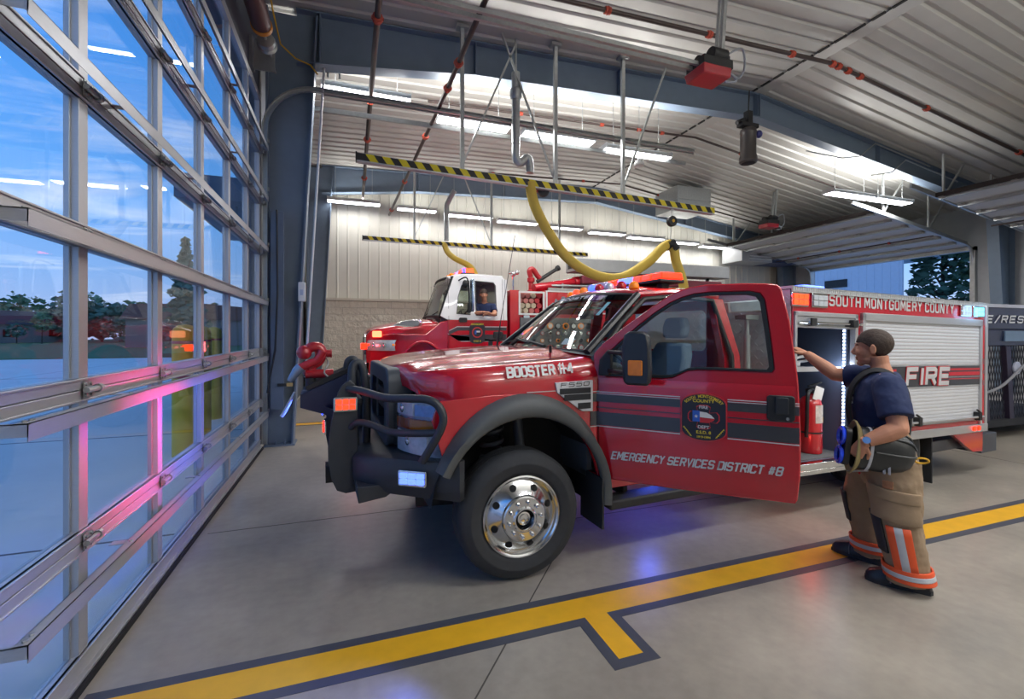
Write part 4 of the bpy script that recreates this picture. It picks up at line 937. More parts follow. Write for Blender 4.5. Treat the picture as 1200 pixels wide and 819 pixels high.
# roof lights
b = MB(); b.box((1.5, -.62, 2.095), (1.78, .62, 2.125)); lb = b.build('light_bar', BLACK, TK, bev=.01)
segs = [(-.62, -.48, REDLED), (-.47, -.34, REDHOT), (-.33, -.21, REDHOT), (-.20, .03, BLUEHOT), (.04, .2, REDLED), (.21, .42, CLEARL), (.43, .62, CLEARL)]
for a, c, m in segs:
    b = MB(); b.rings([[(1.515, a, 2.125), (1.765, a, 2.125), (1.75, a, 2.185), (1.53, a, 2.185)], [(1.515, c, 2.125), (1.765, c, 2.125), (1.75, c, 2.185), (1.53, c, 2.185)]]); b.build('light_bar_lens', m, lb, bev=.01)
for y in (-.5, .5): b = MB(); b.box((1.6, y-.03, 2.05), (1.68, y+.03, 2.1)); b.build('light_bar_foot', BLACK, lb)
for y, m in ((-.52, AMBER), (-.34, REDLENS), (-.15, CLEARL), (.02, REDLENS), (.13, BLUELED), (.3, AMBER), (.44, REDHOT), (.56, AMBER)):
    z = 2.0 + .07*(1-abs(y/.74)**2.6) + .01; b = MB(); b.lathe([(.045, -.01), (.045, .01), (.036, .035), (.018, .048), (.002, .05)], (1.30, y, z), n=14); b.build('roof_marker_lamp', m, TK)
lamp(TK, (1.2, .1, 2.3), (.5, .25, 1), 1.5, .15, None, 'POINT'); 
# ---------------- rear body of the near truck
BT = Matrix.Translation((2.6, 0, 1.2)) @ Matrix.Rotation(R(1.2), 4, 'Y') @ Matrix.Diagonal((.965, 1, 1, 1)) @ Matrix.Translation((-2.6, 0, -1.2))
SHUT = mat('satin shutter slat', '#c6c9cf', .42, .1, .03, 30)
INK = mat('compartment dark liner', '#59647a', .5, .1, .08)
def bb(name, mats, fn, parent=TK, **k):
    b = MB(); b.X = BT; fn(b); return b.build(name, mats, parent, **k)
YS = -1.075
side = [(2.55, .47), (3.50, .47), (3.50, .655), (5.9, .655), (5.9, 2.035), (2.55, 2.035)]
def f_(b):
    b.holed(side, [[(2.59, .50), (3.44, .50), (3.44, 1.80), (2.59, 1.80)]], XZ, YS, YS+.04)
    b.box((2.55, 1.035, .65), (5.9, 1.075, 2.035)); b.box((5.86, -1.04, .655), (5.9, 1.04, 2.035)); b.box((2.55, -1.04, 1.99), (5.9, 1.04, 2.03)); b.box((3.5, -1.04, .62), (5.86, 1.04, .655))
bb('rear_body', RED, f_, bev=.006)
bb('bulkhead', DPLATE, lambda b: b.box((2.535, -1.06, .62), (2.55, 1.06, 2.03)))
def dp(b):
    for i in range(19):
        for j in range(22):
            y, z = -1.03 + i*.06, .7 + j*.06; s = 1 if (i+j) % 2 else -1
            b.beam((2.533, y-.014, z-.014*s), (2.533, y+.014, z+.014*s), .008, .006)
bb('tread_pattern', DPLATE, dp, smooth=False)
def top(b):
    b.box((2.52, -1.09, 2.035), (5.93, 1.09, 2.06)); b.box((2.52, -1.09, 1.99+.02), (5.93, -1.08, 2.06))
    for i in range(110): b.box((2.53+i*.031, -1.093, 2.02), (2.545+i*.031, -1.085, 2.05))
bb('top_rail', DPLATE, top)
# compartment interior
def comp(b):
    y1 = -.42
    b.box((2.59, y1, .50), (3.44, y1+.02, 1.8)); b.box((2.575, YS+.02, .5), (2.59, y1, 1.8)); b.box((3.44, YS+.02, .5), (3.455, y1, 1.8)); b.box((2.59, YS+.02, 1.8), (3.44, y1, 1.815)); b.box((2.59, YS+.02, .485), (3.44, y1, .50))
bb('compartment', INK, comp)
bb('compartment_mat', mat('grey mesh mat', '#5b5d5f', .9, 0, .3, 80), lambda b: b.box((2.6, YS+.05, .5), (3.43, -.44, .512)))
sh = bb('compartment_shelf', ALU, lambda b: (b.box((2.6, -.98, 1.31), (3.40, -.45, 1.318)), b.box((2.6, -.985, 1.30), (3.40, -.98, 1.345))))
def frm(b):
    b.box((2.56, YS-.02, .50), (2.59, YS+.03, 1.84)); b.box((3.42, YS-.02, .50), (3.465, YS+.03, 1.84)); b.box((2.56, YS-.02, 1.80), (3.465, YS+.03, 1.84)); b.box((2.57, YS-.012, 1.70), (3.44, YS+.05, 1.80))
bb('shutter_frame', ALU, frm, bev=.004)
def roll(b):
    b.box((2.6, YS-.015, 1.72), (3.42, YS+.01, 1.735)); b.cyl((2.6, YS-.03, 1.745), (3.5, YS-.03, 1.745), .011, n=10)
    for x in (2.72, 3.34): b.box((x, YS-.045, 1.72), (x+.09, YS-.01, 1.78))
bb('shutter_lift_bar', [CHROME], roll)
bb('bar_bracket', BLACK, lambda b: [b.box((x, YS-.055, 1.715), (x+.075, YS-.012, 1.785)) for x in (2.73, 3.33)], bev=.006)
def leds(b):
    for k in range(34): b.box((3.385, YS+.06, .62+k*.033), (3.40, YS+.072, .636+k*.033))
bb('led_strip', WLED, leds)
lamp(TK, (3.35, -.98, 1.3), (.75, .85, 1), 4.5, .1, None, 'POINT')
bb('led_channel', INK, lambda b: b.box((3.40, YS+.05, .6), (3.425, YS+.085, 1.78)))
bb('sill_plate', CHROME, lambda b: (b.box((2.55, YS-.035, .44), (3.52, YS+.02, .50)), b.box((2.55, YS-.035, .40), (3.52, YS, .44))), bev=.004)
bb('inner_bracket', ALU, lambda b: (b.box((3.0, -.46, .6), (3.05, -.44, 1.28)), b.box((3.18, -.47, 1.36), (3.22, -.44, 1.66)), b.box((3.26, -.47, 1.40), (3.33, -.44, 1.66))))
# roller shutter
def slats(b):
    z = .76; 
    while z < 1.78:
        b.prism([(YS-.008, z), (YS-.0105, z+.008), (YS-.0105, z+.026), (YS-.008, z+.034), (YS+.01, z+.034), (YS+.01, z)], lambda p, q, k: (k, p, q), 3.56, 5.74); z += .036
shu = bb('roller_shutter', SHUT, slats, ang=20)
def sframe(b):
    b.box((3.525, YS-.03, .69), (3.565, YS+.02, 1.86)); b.box((5.735, YS-.03, .69), (5.775, YS+.02, 1.86)); b.box((3.525, YS-.03, 1.785), (5.775, YS+.02, 1.86)); b.box((3.525, YS-.022, .735), (5.775, YS+.02, .765))
bb('shutter_frame', ALU, sframe, bev=.004)
bb('shutter_handle', ALU, lambda b: b.cyl((3.6, YS-.05, .775), (5.75, YS-.05, .775), .012, n=10))
for x in (4.42, 5.62): bb('handle_bracket', BLACK, lambda b: (b.box((x, YS-.07, .74), (x+.06, YS-.01, .83)), b.tube([(x-.04, YS-.06, .86), (x+.04, YS-.065, .82)], .012, 6)), bev=.006)
bb('lower_trim', ALU, lambda b: (b.box((3.5, YS-.025, .60), (5.92, YS+.01, .685)),), bev=.004)
bb('red_trim', RED, lambda b: b.box((3.5, YS-.012, .685), (5.9, YS, .72)))
bb('corner_post', ALU, lambda b: (b.box((5.865, YS-.02, .655), (5.92, YS+.03, 2.03)),), bev=.004)
bb('corner_reflector', mat('red reflector strip', '#b51f28', .35), lambda b: [b.box((5.80, YS-.012, a), (5.855, YS, c)) for a, c in ((.76, 1.12), (1.42, 1.8), (1.18, 1.25), (1.29, 1.36))])
ys = YS-.0155
def band(b):
    b.m = 0; b.box((3.56, ys-.002, 1.135), (5.74, ys+.01, 1.345)); b.m = 1
    for z0, z1, x0, x1 in ((1.362, 1.367, 3.56, 5.74), (1.222, 1.226, 5.08, 5.74), (1.122, 1.127, 3.56, 5.74)): b.box((x0, ys-.003, z0), (x1, ys+.01, z1))
    b.m = 2
    for z0, z1 in ((1.296, 1.318), (1.24, 1.28), (1.20, 1.208)): b.box((5.08, ys-.004, z0), (5.74, ys+.01, z1)); b.box((3.56, ys-.004, z0), (4.1, ys+.01, z1))
bb('fire_band', [CHAR, SILVER, mat('band red', '#b82430', .35)], band)
ltext('fire_lettering', 'FIRE', .212, .86, mat('letter red edge', '#b3202b', .4), TK, BT @ basis((4.24, ys-.006, 1.134), (1, 0, 0), (0, 0, 1)), .002, 2.3, .12, 1.5)
ltext('fire_lettering', 'FIRE', .195, .84, SILVER, TK, BT @ basis((4.25, ys-.009, 1.143), (1, 0, 0), (0, 0, 1)), .003, 1.75, .12, 2.0)
ltext('county_lettering', 'SOUTH MONTGOMERY COUNTY', .105, 2.16, SILVER, TK, BT @ basis((3.045, YS-.004, 1.905), (1, 0, 0), (0, 0, 1)), .002, 1.3, 0, 2.3)
def sl(x, z, m, m2):
    M_ = BT @ basis((x, YS-.002, z), (1, 0, 0), (0, 0, 1)); o = wlight('side_warning_light', M_, .2, .10, m); M_ = BT @ basis((x+.27, YS-.002, z), (1, 0, 0), (0, 0, 1)); wlight('side_warning_light', M_, .2, .10, m2)
sl(2.63, 1.945, REDHOT, CLEARL); sl(5.44, 1.95, CLEARL, CYANLED)
lamp(TK, (5.67, -1.2, 1.87), (.3, .6, 1), 1.0, .1, None, 'POINT')
for x in (5.60, 5.70):
    b = MB(); b.X = BT; b.cyl((x, YS-.04, .645), (x, YS-.02, .645), .024, n=12); b.build('marker_lamp', REDLED, TK)
b = MB(); b.X = BT; b.cyl((2.585, YS-.05, .46), (2.585, YS-.03, .46), .02, n=12); lamp(TK, (2.62, YS-.12, .47), (1, .08, .05), 2.2, .04, None, 'POINT'); b.build('marker_lamp', mat('lit amber marker', '#ff9020', .3, emit='#ff8010', power=5), TK)
b = MB(); b.X = BT; b.prism([(5.12, .655), (5.9, .655), (5.9, .36), (5.68, .37)], XZ, YS+.01, YS+.05); b.build('rear_splash_guard', RED, TK, bev=.004)
b = MB(); b.box((4.8, -.98, .34), (5.95, .98, .46)); b.box((5.9, -1.0, .24), (6.25, 1.0, .46)); b.build('rear_step', mat('grey steel step', '#50545c', .5, .4), TK, bev=.006)
b = MB(); b.X = BT; b.box((3.0, -.9, 2.06), (3.35, -.4, 2.075)); b.box((3.02, -.86, 2.075), (3.33, -.44, 2.12)); b.build('deck_light', BLUEHOT, TK, bev=.01)
# flood light on a pole behind the cab
b = MB(); b.cyl((2.36, -.78, .9), (2.36, -.78, 1.62), .03, n=14); b.cyl((2.36, -.78, 1.6), (2.36, -.78, 1.80), .022, n=14); b.lathe([(.035, 0), (.035, .03)], (2.36, -.78, 1.6), n=14); fp = b.build('flood_light', ALU, TK)
b = MB(); b.X = Matrix.Translation((2.36, -.78, 1.88)) @ Matrix.Rotation(R(-24), 4, 'Z') @ Matrix.Rotation(R(-4), 4, 'Y'); b.rings([[(-.2, -.06, -.04), (.2, -.06, -.04), (.2, .08, -.02), (-.2, .08, -.02)], [(-.22, -.10, .06), (.22, -.10, .06), (.22, .08, .06), (-.22, .08, .06)]]); b.build('lamp_head', mat('flood light grey', '#ccd6e0', .4, 0), fp, bev=.01)
b = MB(); b.X = Matrix.Translation((2.36, -.78, 1.88)) @ Matrix.Rotation(R(-24), 4, 'Z') @ Matrix.Rotation(R(-4), 4, 'Y'); b.hexa([(-.17, -.066, -.03), (.17, -.066, -.03), (.17, -.05, -.03), (-.17, -.05, -.03)], [(-.19, -.1, .048), (.19, -.1, .048), (.19, -.08, .048), (-.19, -.08, .048)]); b.build('lamp_glass', mat('flood lens', '#b3c1d2', .15, .2, .2, 10), fp)
b = MB(); b.box((2.28, -.84, 1.77), (2.44, -.72, 1.81)); b.build('lamp_bracket', GALV, fp)
b = MB(); b.box((2.15, -.9, .66), (2.5, .9, .9)); b.build('pump_deck', DPLATE, TK)

# ================================================================== things standing in the open compartment
def comp_thing(name, label, cat, p, rz=0):
    w_ = TK.matrix_basis if False else Matrix.Translation(TK.location) @ Matrix.Rotation(R(3.6), 4, 'Z')
    q = w_ @ V(p); return thing(name, label, cat, q, R(3.6) + rz)
t = comp_thing('fire_extinguisher', 'red fire extinguisher with a white and yellow label standing in the open compartment', 'fire extinguisher', (3.12, -.85, .506))
b = MB(); b.lathe([(.088, 0), (.092, .012), (.092, .45), (.082, .50), (.055, .53), (.03, .545), (.03, .56)], n=28); b.build('cylinder', mat('extinguisher red', '#b8202a', .25, 0, .04, coat=.6), t)
b = MB(); b.lathe([(.0935, .20), (.0935, .205)], n=28, caps=False); b.lathe([(.0945, .19), (.0945, .205)], n=28, caps=False); b.build('strap_band', BLACK, t)
b = MB(); ring = [[(math.cos(R(a))*.0935, math.sin(R(a))*.0935, z) for a in range(-120, -20, 10)] for z in (.29, .46)]; b.rings(ring, False, False); b.build('label_plate', mat('extinguisher label', '#c9c5c0', .5, 0, .35, 30), t)
b = MB(); ring = [[(math.cos(R(a))*.0945, math.sin(R(a))*.0945, z) for a in range(-70, -35, 7)] for z in (.30, .345)]; b.rings(ring, False, False); b.build('inspection_tag', YEL, t)
b = MB(); b.lathe([(.03, .56), (.034, .57), (.034, .6), (.02, .61)], n=14); b.beam((-.02, 0, .61), (.12, -.03, .62), .022, .012); b.beam((-.02, 0, .63), (.1, -.03, .665), .022, .012); b.build('valve_handle', BLACK, t)
b = MB(); b.tube(spline([(-.02, -.02, .59), (-.09, -.05, .58), (-.12, -.06, .5), (-.11, -.05, .3), (-.105, -.04, .16)], 5), .014, 8); b.build('hose', BLACK, t)
b = MB(); b.X = Matrix.Rotation(R(20), 4, 'Y'); b.box((-.24, -.07, .47), (-.13, -.066, .60)); b.build('paper_tag', WHITE, t)
t.scale = (1.12, 1.12, 1.0)
t = comp_thing('shelf_saw', 'white handled rescue saw with orange and navy trim lying on the compartment shelf', 'saw', (2.95, -.72, 1.318))
b = MB(); b.box((-.18, -.08, 0), (.12, .08, .06)); b.box((-.15, -.06, .06), (.02, .06, .14)); b.build('body', mat('saw pale grey', '#b9b7b2', .5), t, bev=.02)
b = MB(); b.tube(spline([(-.1, -.07, .05), (.1, -.08, .1), (.28, -.07, .09), (.36, 0, .06), (.28, .06, .04), (.1, .07, .03)], 6), .014, 8); b.build('handle', WHITE, t)
b = MB(); b.box((-.2, -.09, .1), (-.05, .06, .15)); b.build('orange_cover', mat('saw orange', '#d2641e', .5), t, bev=.015)
b = MB(); b.box((-.06, -.07, .12), (.06, .05, .18)); b.build('navy_cover', mat('saw navy', '#23345e', .5), t, bev=.015)
# ================================================================== the white topped pumper in the far bay
T2 = thing('pumper_truck', 'fire pumper with white cab top and red lower body parked in the far bay behind', 'fire truck', (.33, 11.0, 0))
YN = -1.2   # near side
RED2 = RED; WHT = mat('white cab paint', '#dcdcdc', .25, 0, .02, coat=.8)
# hood: loft along x
def hr(x, w_, z0, zs, zc):
    h = [(w_, z0), (w_, zs-.12), (w_-.05, zs-.03), (w_-.15, zs), (w_*.6, zs+(zc-zs)*.7), (0, zc)]
    return [(x, -y, z) for y, z in h] + [(x, y, z) for y, z in h[-2::-1]]
b = MB(); b.rings([hr(.0, .62, 1.0, 1.6, 1.68), hr(.03, .72, 1.0, 1.7, 1.76), hr(.38, .86, 1.1, 1.78, 1.86), hr(.8, .93, 1.2, 1.84, 1.93), hr(1.13, .97, 1.2, 1.88, 1.98), hr(1.5, 1.0, 1.2, 1.9, 2.0)], False); b.rings([hr(.0, .62, 1.0, 1.6, 1.68)]) ; b.build('hood', RED2, T2, ang=50, sub=1)
ag = [(1.12 + .52*math.cos(R(a)), .60 + .84*math.sin(R(a))) for a in range(170, 5, -11)]
for s in (-1, 1):
    b = MB(); ol = [(.05, .8), (.3, .7)] + ag[1:] + [(1.66, .72), (1.68, 1.93), (1.5, 1.88), (1.2, 1.62), (.8, 1.62), (.4, 1.62), (.08, 1.55)]
    yf = lambda p: 1.17 - .44*max(0, (.7-p)/.65)**2
    ol = [(.05, .8), (.15, .75), (.3, .7)] + ag[1:] + [(1.66, .72), (1.68, 1.93), (1.5, 1.88), (1.2, 1.62), (.8, 1.62), (.6, 1.62), (.45, 1.62), (.3, 1.60), (.2, 1.58), (.08, 1.55), (.06, 1.2)]
    b.rings([[(p, s*yf(p), q) for p, q in ol], [(p, s*(yf(p)-.1), q) for p, q in ol]]); b.build('front_fender', RED2, T2, bev=.02)
    b = MB(); b.rings([[(p, s*1.0, q), (p, s*1.2, q), (p + (p-1.12)*.08, s*1.2, q + (q-.6)*.06), (p + (p-1.12)*.08, s*1.0, q + (q-.6)*.06)] for p, q in ag]); b.build('fender_lip', RED2, T2, bev=.01)
    b = MB(); b.rings([[(p, s*1.1, q), (p, s*.5, q)] for p, q in ag], False); b.build('wheel_well', DARK, T2)
    wh = wheel('front_wheel', T2, 1.12, s*1.12, s, True, 0, .52, .28)
    b = MB(); us = [(.02, .70), (.06, .86), (.16, 1.0), (.34, 1.12), (.56, 1.178)]
    b.rings([[(x, s*y, 1.28), (x-.01, s*(y+.012), 1.34), (x-.01, s*(y+.012), 1.44), (x+.02, s*y, 1.50)] for x, y in us], False); hl = b.build('headlight', mat('headlamp clear', '#c6d2dc', .1, .35, .3, 12), T2, ang=60)
    for x, y in ((.15, .99), (.36, 1.13)): b = MB(); b.ball((x-.015, s*(y+.01), 1.39), .06, 14, (.5, .6, 1)); b.build('reflector_bowl', CHROME, hl)
    b = MB(); b.ball((.53, s*1.175, 1.40), .035, 10, (1, .4, 1)); b.build('turn_bulb', AMBER, hl)
    b = MB(); b.prism(rrect(.12, 1.56, .30, 1.69, .02), lambda p, q, k: (p, s*(yf(p)+k), q), -.02, .02); o = b.build('side_strobe', mat('strobe glow', '#ffb08a', .3, emit='#ff8a5a', power=2.2), T2)
    b = MB(); tp_ = [(.50, 1.80), (.70, 1.90), (.95, 1.94), (1.1, 1.93), (1.14, 1.86), (1.1, 1.78), (.8, 1.77)]
    b.rings([[(p, s*1.02, q) for p, q in tp_], [(p, s*1.075, q) for p, q in tp_]]); o = b.build('air_intake', CHROME, T2, bev=.01)
    b = MB(); tq = [(.8 + (p-.8)*.8, 1.855 + (q-1.855)*.7) for p, q in tp_]; b.rings([[(p, s*1.07, q) for p, q in tq], [(p, s*1.08, q) for p, q in tq]]); b.build('intake_mesh', mat('intake mesh', '#73787c', .6, .2, .4, 60), o)
b = MB(); b.frame2(rrect(-.55, .95, .55, 1.62, .08), rrect(-.46, 1.0, .46, 1.55, .06), YZ, -.04, .02); b.build('grille', CHROME, T2, bev=.01)
b = MB()
for k in range(7): b.box((-.01, -.46, 1.03+k*.075), (.02, .46, 1.06+k*.075))
b.box((.02, -.5, .98), (.04, .5, 1.6)); b.build('grille_bar', BLACK, T2)
b = MB(); b.rings([[(-.16, -.6, z), (-.02, -1.16, z), (.12, -1.2, z), (.14, -1.0, z), (.14, 1.0, z), (.12, 1.2, z), (-.02, 1.16, z), (-.16, .6, z)] for z in (.5, .82)]); b.build('front_bumper', CHROME, T2, bev=.02)
b = MB(); b.box((-.12, -1.27, 1.32), (.0, -1.21, 1.44)); b.tube([(.05, -1.2, 1.42), (-.05, -1.23, 1.38)], .02); b.build('corner_marker', REDLED, T2, bev=.01)
# cab: side panels with door and window openings
co = [(1.62, .62), (3.0, .62), (3.02, 1.7), (3.0, 2.84), (2.92, 2.93), (1.95, 2.93), (1.80, 2.86), (1.50, 2.02), (1.62, 1.9)]
w1 = [(1.86, 2.08), (2.15, 2.06), (2.15, 2.79), (2.06, 2.79), (1.97, 2.66), (1.90, 2.44)]
w2 = [(2.30, 2.05), (2.75, 2.05), (2.75, 2.70), (2.70, 2.77), (2.30, 2.79)]
for s in (-1, 1):
    up = [(1.655, 1.93), (3.01, 1.93)] + [p for p in co[3:8]] + [(1.52, 2.0)]
    b = MB(); b.holed(up, [w1, w2], lambda p, q, k: (p, s*(k - max(0, q-2.0)*.13), q), 1.15, 1.2); b.build('cab_side', WHT, T2, bev=.006)
    b = MB(); b.prism([(1.66, .62), (3.0, .62), (3.01, 1.93), (1.655, 1.93)], XZ, s*1.15, s*1.2); b.build('door_lower', RED2, T2, bev=.006)
    for w_, nm in ((w1, 'vent_window'), (w2, 'door_window')):
        if nm == 'vent_window' or s > 0:
            b = MB(); b.prism(w_, lambda p, q, k: (p, s*(k - max(0, q-2.0)*.13), q), 1.165, 1.17); b.build(nm, GLD, T2, smooth=False)
        b = MB(); c = (sum(p for p, q in w_)/len(w_), sum(q for p, q in w_)/len(w_)); b.frame2([(c[0]+(p-c[0])*1.08, c[1]+(q-c[1])*1.05) for p, q in w_], w_, lambda p, q, k: (p, s*(k - max(0, q-2.0)*.13), q), 1.19, 1.206); b.build('window_seal', BLACK, T2)
    b = MB()
    for x in (1.68, 2.92): b.box((x-.004, s*1.2, .66), (x+.004, s*1.204, 1.93)); b.beam((x, s*1.203, 1.93), (x, s*1.09, 2.86), .008, .006)
    b.build('door_gap', BLACK, T2)
    b = MB(); b.prism(rrect(2.68, 1.52, 2.9, 1.68, .03), XZ, s*1.19, s*1.225); b.build('door_handle', BLACK, T2, bev=.01)
    b = MB(); b.prism(rrect(1.9, 1.88, 2.08, 1.98, .03), XZ, s*1.19, s*1.23); b.build('grab_recess', BLACK, T2)
    b = MB(); b.tube(spline([(1.92, s*1.10, 2.80), (2.04, s*1.32, 2.84), (2.08, s*1.36, 2.6), (2.08, s*1.36, 2.2), (2.02, s*1.22, 2.06)], 5), .016, 8); m_ = b.build('mirror_arm', BLACK, T2)
    b = MB(); b.rings([[(2.12, s*(1.30+d), z), (2.17, s*(1.30+d), z), (2.17, s*(1.50-d), z), (2.12, s*(1.50-d), z)] for z, d in ((2.10, .01), (2.14, 0), (2.76, 0), (2.80, .01))]); b.build('mirror_head', mat('mirror back chrome', '#9fb4cc', .15, .8), m_, bev=.012)
    b = MB(); b.box((2.06, s*1.3, 2.08), (2.10, s*1.5, 2.30)); b.ball((2.05, s*1.14, 2.72), .09, 12, (.7, .5, 1)); b.build('spot_mirror', BLACK, m_, bev=.01)
# stripes and emblem on the near door
b = MB()
b.m = 0; b.prism([(1.68, 1.68), (1.86, 1.77), (2.99, 1.77), (2.99, 1.70), (1.88, 1.70), (1.70, 1.62)], XZ, -1.204, -1.2); b.prism([(1.68, 1.60), (2.99, 1.62), (2.99, 1.48), (1.9, 1.48)], XZ, -1.204, -1.2)
b.m = 1; b.prism([(1.68, 1.70), (1.86, 1.79), (2.99, 1.79), (2.99, 1.775), (1.86, 1.775), (1.68, 1.688)], XZ, -1.205, -1.2); b.prism([(1.9, 1.475), (2.99, 1.475), (2.99, 1.46), (1.95, 1.46), (1.66, 1.62), (1.66, 1.64)], XZ, -1.205, -1.2)
b.build('door_stripe', [CHAR, SILVER], T2)
em2 = None
def shield2(k): return [(2.31 + k*(p-EX)*1.27, 1.645 + k*(q-EZ)*1.5) for p, q in shield(1.0)]
b = MB(); b.prism(shield2(1), XZ, -1.212, -1.2); em2 = b.build('emblem', MATS['emblem navy'], T2)
b = MB(); b.prism([(2.31 + .12*math.cos(R(a)), 1.66 + .12*math.sin(R(a))) for a in range(0, 360, 20)], XZ, -1.216, -1.21); b.build('emblem_ring', MATS['emblem red border'], em2)
b = MB(); b.prism([(2.31 + .095*math.cos(R(a)), 1.66 + .095*math.sin(R(a))) for a in range(0, 360, 20)], XZ, -1.219, -1.21); b.build('emblem_field', MATS['emblem navy'], em2)
b = MB(); b.box((2.25, -1.222, 1.62), (2.29, -1.215, 1.70)); b.build('emblem_blue', MATS['flag blue'], em2)
b = MB(); b.box((2.29, -1.222, 1.66), (2.37, -1.215, 1.695)); b.build('emblem_white', WHITE, em2)
ltext('emblem_lettering', 'SOUTH MONTGOMERY', .035, .28, GOLD, em2, basis((2.17, -1.214, 1.82), (1, 0, 0), (0, 0, 1)), .002)
ltext('emblem_lettering', 'E.S.D. 8', .04, .16, GOLD, em2, basis((2.23, -1.214, 1.45), (1, 0, 0), (0, 0, 1)), .002)
# windshield, roof
def ws2(u, v_):
    y0, y1 = 1.12, 1.02; y = (2*u-1)*(y0+(y1-y0)*v_); k = 1-(2*u-1)**2
    return V((1.50 + .30*v_ - .12*k, y, 2.0 + .87*v_ + .03*k))
b = MB(); b.rings([[ws2(i/12, j/6) for i in range(13)] for j in range(7)], False, False); b.build('windshield', GLD, T2, ang=80)
b = MB(); b.tube([ws2(i/12, 0) for i in range(13)], .03, 8); b.tube([ws2(i/12, 1) for i in range(13)], .03, 8)
for u in (0, 1): b.tube([ws2(u, j/6) for j in range(7)], .035, 8)
b.build('windshield_gasket', BLACK, T2)
b = MB(); b.tube([ws2(.25, .02), ws2(.05, .1) + V((-.03, 0, .02))], .012, 6); b.tube([ws2(.75, .02), ws2(.55, .1) + V((-.03, 0, .02))], .012, 6); b.build('wiper', BLACK, T2)
b = MB(); b.rings([[(x, -w_, z), (x, -w_*.93, z+.07), (x, -w_*.6, z+.10), (x, w_*.6, z+.10), (x, w_*.93, z+.07), (x, w_, z)] for x, w_, z in ((1.72, .98, 2.83), (1.9, 1.06, 2.88), (2.4, 1.08, 2.90), (2.95, 1.08, 2.88), (3.02, 1.05, 2.80))]); b.build('cab_roof', WHT, T2, ang=50, bev=.02)
b = MB(); b.box((2.97, -1.15, .62), (3.02, 1.15, 2.85)); b.build('cab_back', WHT, T2)
b = MB(); b.box((1.55, -1.1, .62), (3.0, 1.1, .7)); b.box((1.52, -1.1, 1.2), (1.75, 1.1, 2.0)); b.build('cab_floor', TRIMG, T2)
for y in (-.6, .6):
    b = MB(); b.box((2.2, y-.28, 1.15), (2.75, y+.28, 1.35)); b.box((2.72, y-.27, 1.3), (2.88, y+.27, 2.1)); b.build('seat', SEATM, T2, bev=.04)
b = MB(); c = V((2.02, -.62, 1.95)); b.tube([c + V((.05*math.cos(a), .22*math.sin(a), .2*math.cos(a))) for a in [2*PI*k/24 for k in range(24)]], .018, 8, True); b.tube([c, c + V((-.2, 0, -.2))], .03); b.build('steering_wheel', BLACK, T2)
b = MB(); b.box((2.12, -.55, 3.0), (2.42, .55, 3.05)); lb2 = b.build('light_bar', BLACK, T2)
for a, c, m in ((-.55, -.3, REDHOT), (-.29, 0, REDHOT), (.01, .3, BLUEHOT), (.31, .55, REDLED)):
    b = MB(); b.rings([[(2.13, y, 3.05), (2.41, y, 3.05), (2.38, y, 3.15), (2.16, y, 3.15)] for y in (a, c)]); b.build('light_bar_lens', m, lb2)
b = MB(); b.box((2.14, -.56, 3.05), (2.20, -.5, 3.14)); b.build('corner_lens', BLUELED, lb2)
for y in (-.9, -.6, 0, .6, .9): b = MB(); b.ball((1.80, y, 2.94), .045, 10, (1.2, 1, .8)); b.build('cab_marker_lamp', AMBER, T2)
# body
b = MB(); b.box((3.08, -1.2, .6), (3.3, 1.2, 2.62)); b.box((3.3, -1.15, .6), (3.9, 1.15, 2.05)); b.box((3.9, -1.2, .6), (9.4, 1.2, 2.62)); b.box((3.3, -.9, 2.05), (3.9, 1.2, 2.62)); b.build('body', RED2, T2, bev=.01)
b = MB(); b.frame2([(3.28, 2.06), (3.92, 2.06), (3.92, 2.60), (3.28, 2.60)], [(3.32, 2.10), (3.88, 2.10), (3.88, 2.56), (3.32, 2.56)], XZ, -1.215, -1.18); b.frame2([(3.95, 2.1), (5.6, 2.1), (5.6, 2.63), (3.95, 2.63)], [(3.99, 2.13), (5.57, 2.13), (5.57, 2.60), (3.99, 2.60)], XZ, -1.21, -1.19); b.build('panel_trim', WHITE, T2)
HP = mat('pink hose', '#b06a62', .7, 0, .12, 10); HT = mat('tan hose', '#b3a58a', .7, 0, .12, 10); HR = mat('red hose', '#a52c33', .7, 0, .12, 10)
for i in range(4):
    for j in range(4):
        b = MB(); b.cyl((3.34 + .14*j + (.05 if i % 2 else 0), -1.14, 2.16 + .115*i), (3.34 + .14*j + (.05 if i % 2 else 0), -.92, 2.16 + .115*i), .062, n=12)
        b.build('folded_hose', (HT, HR, HP, HR)[(i*2 + j) % 4] if j > 1 else (HT if i < 2 else HP), T2)
b = MB(); b.prism([(4.12, 2.28), (4.2, 2.45), (4.3, 2.36), (4.36, 2.5), (4.44, 2.5), (4.44, 2.26)], XZ, -1.212, -1.2); b.build('side_logo', mat('logo grey', '#6f7480', .5), T2)
b = MB(); b.prism([(4.85 + .17*math.cos(R(a)), 2.4 + .1*math.sin(R(a))) for a in range(0, 360, 15)], XZ, -1.212, -1.2); b.m = 1; b.prism([(4.85 + .14*math.cos(R(a)), 2.4 + .075*math.sin(R(a))) for a in range(0, 360, 15)], XZ, -1.215, -1.2); b.build('oval_badge', [WHITE, mat('badge dark', '#4a4d58', .4)], T2)
b = MB(); b.box((3.32, -1.21, 1.2), (5.2, -1.16, 2.0)); pp = b.build('pump_panel', mat('pump panel grey', '#6f7377', .35, .5, .1), T2, bev=.005)
k = 0
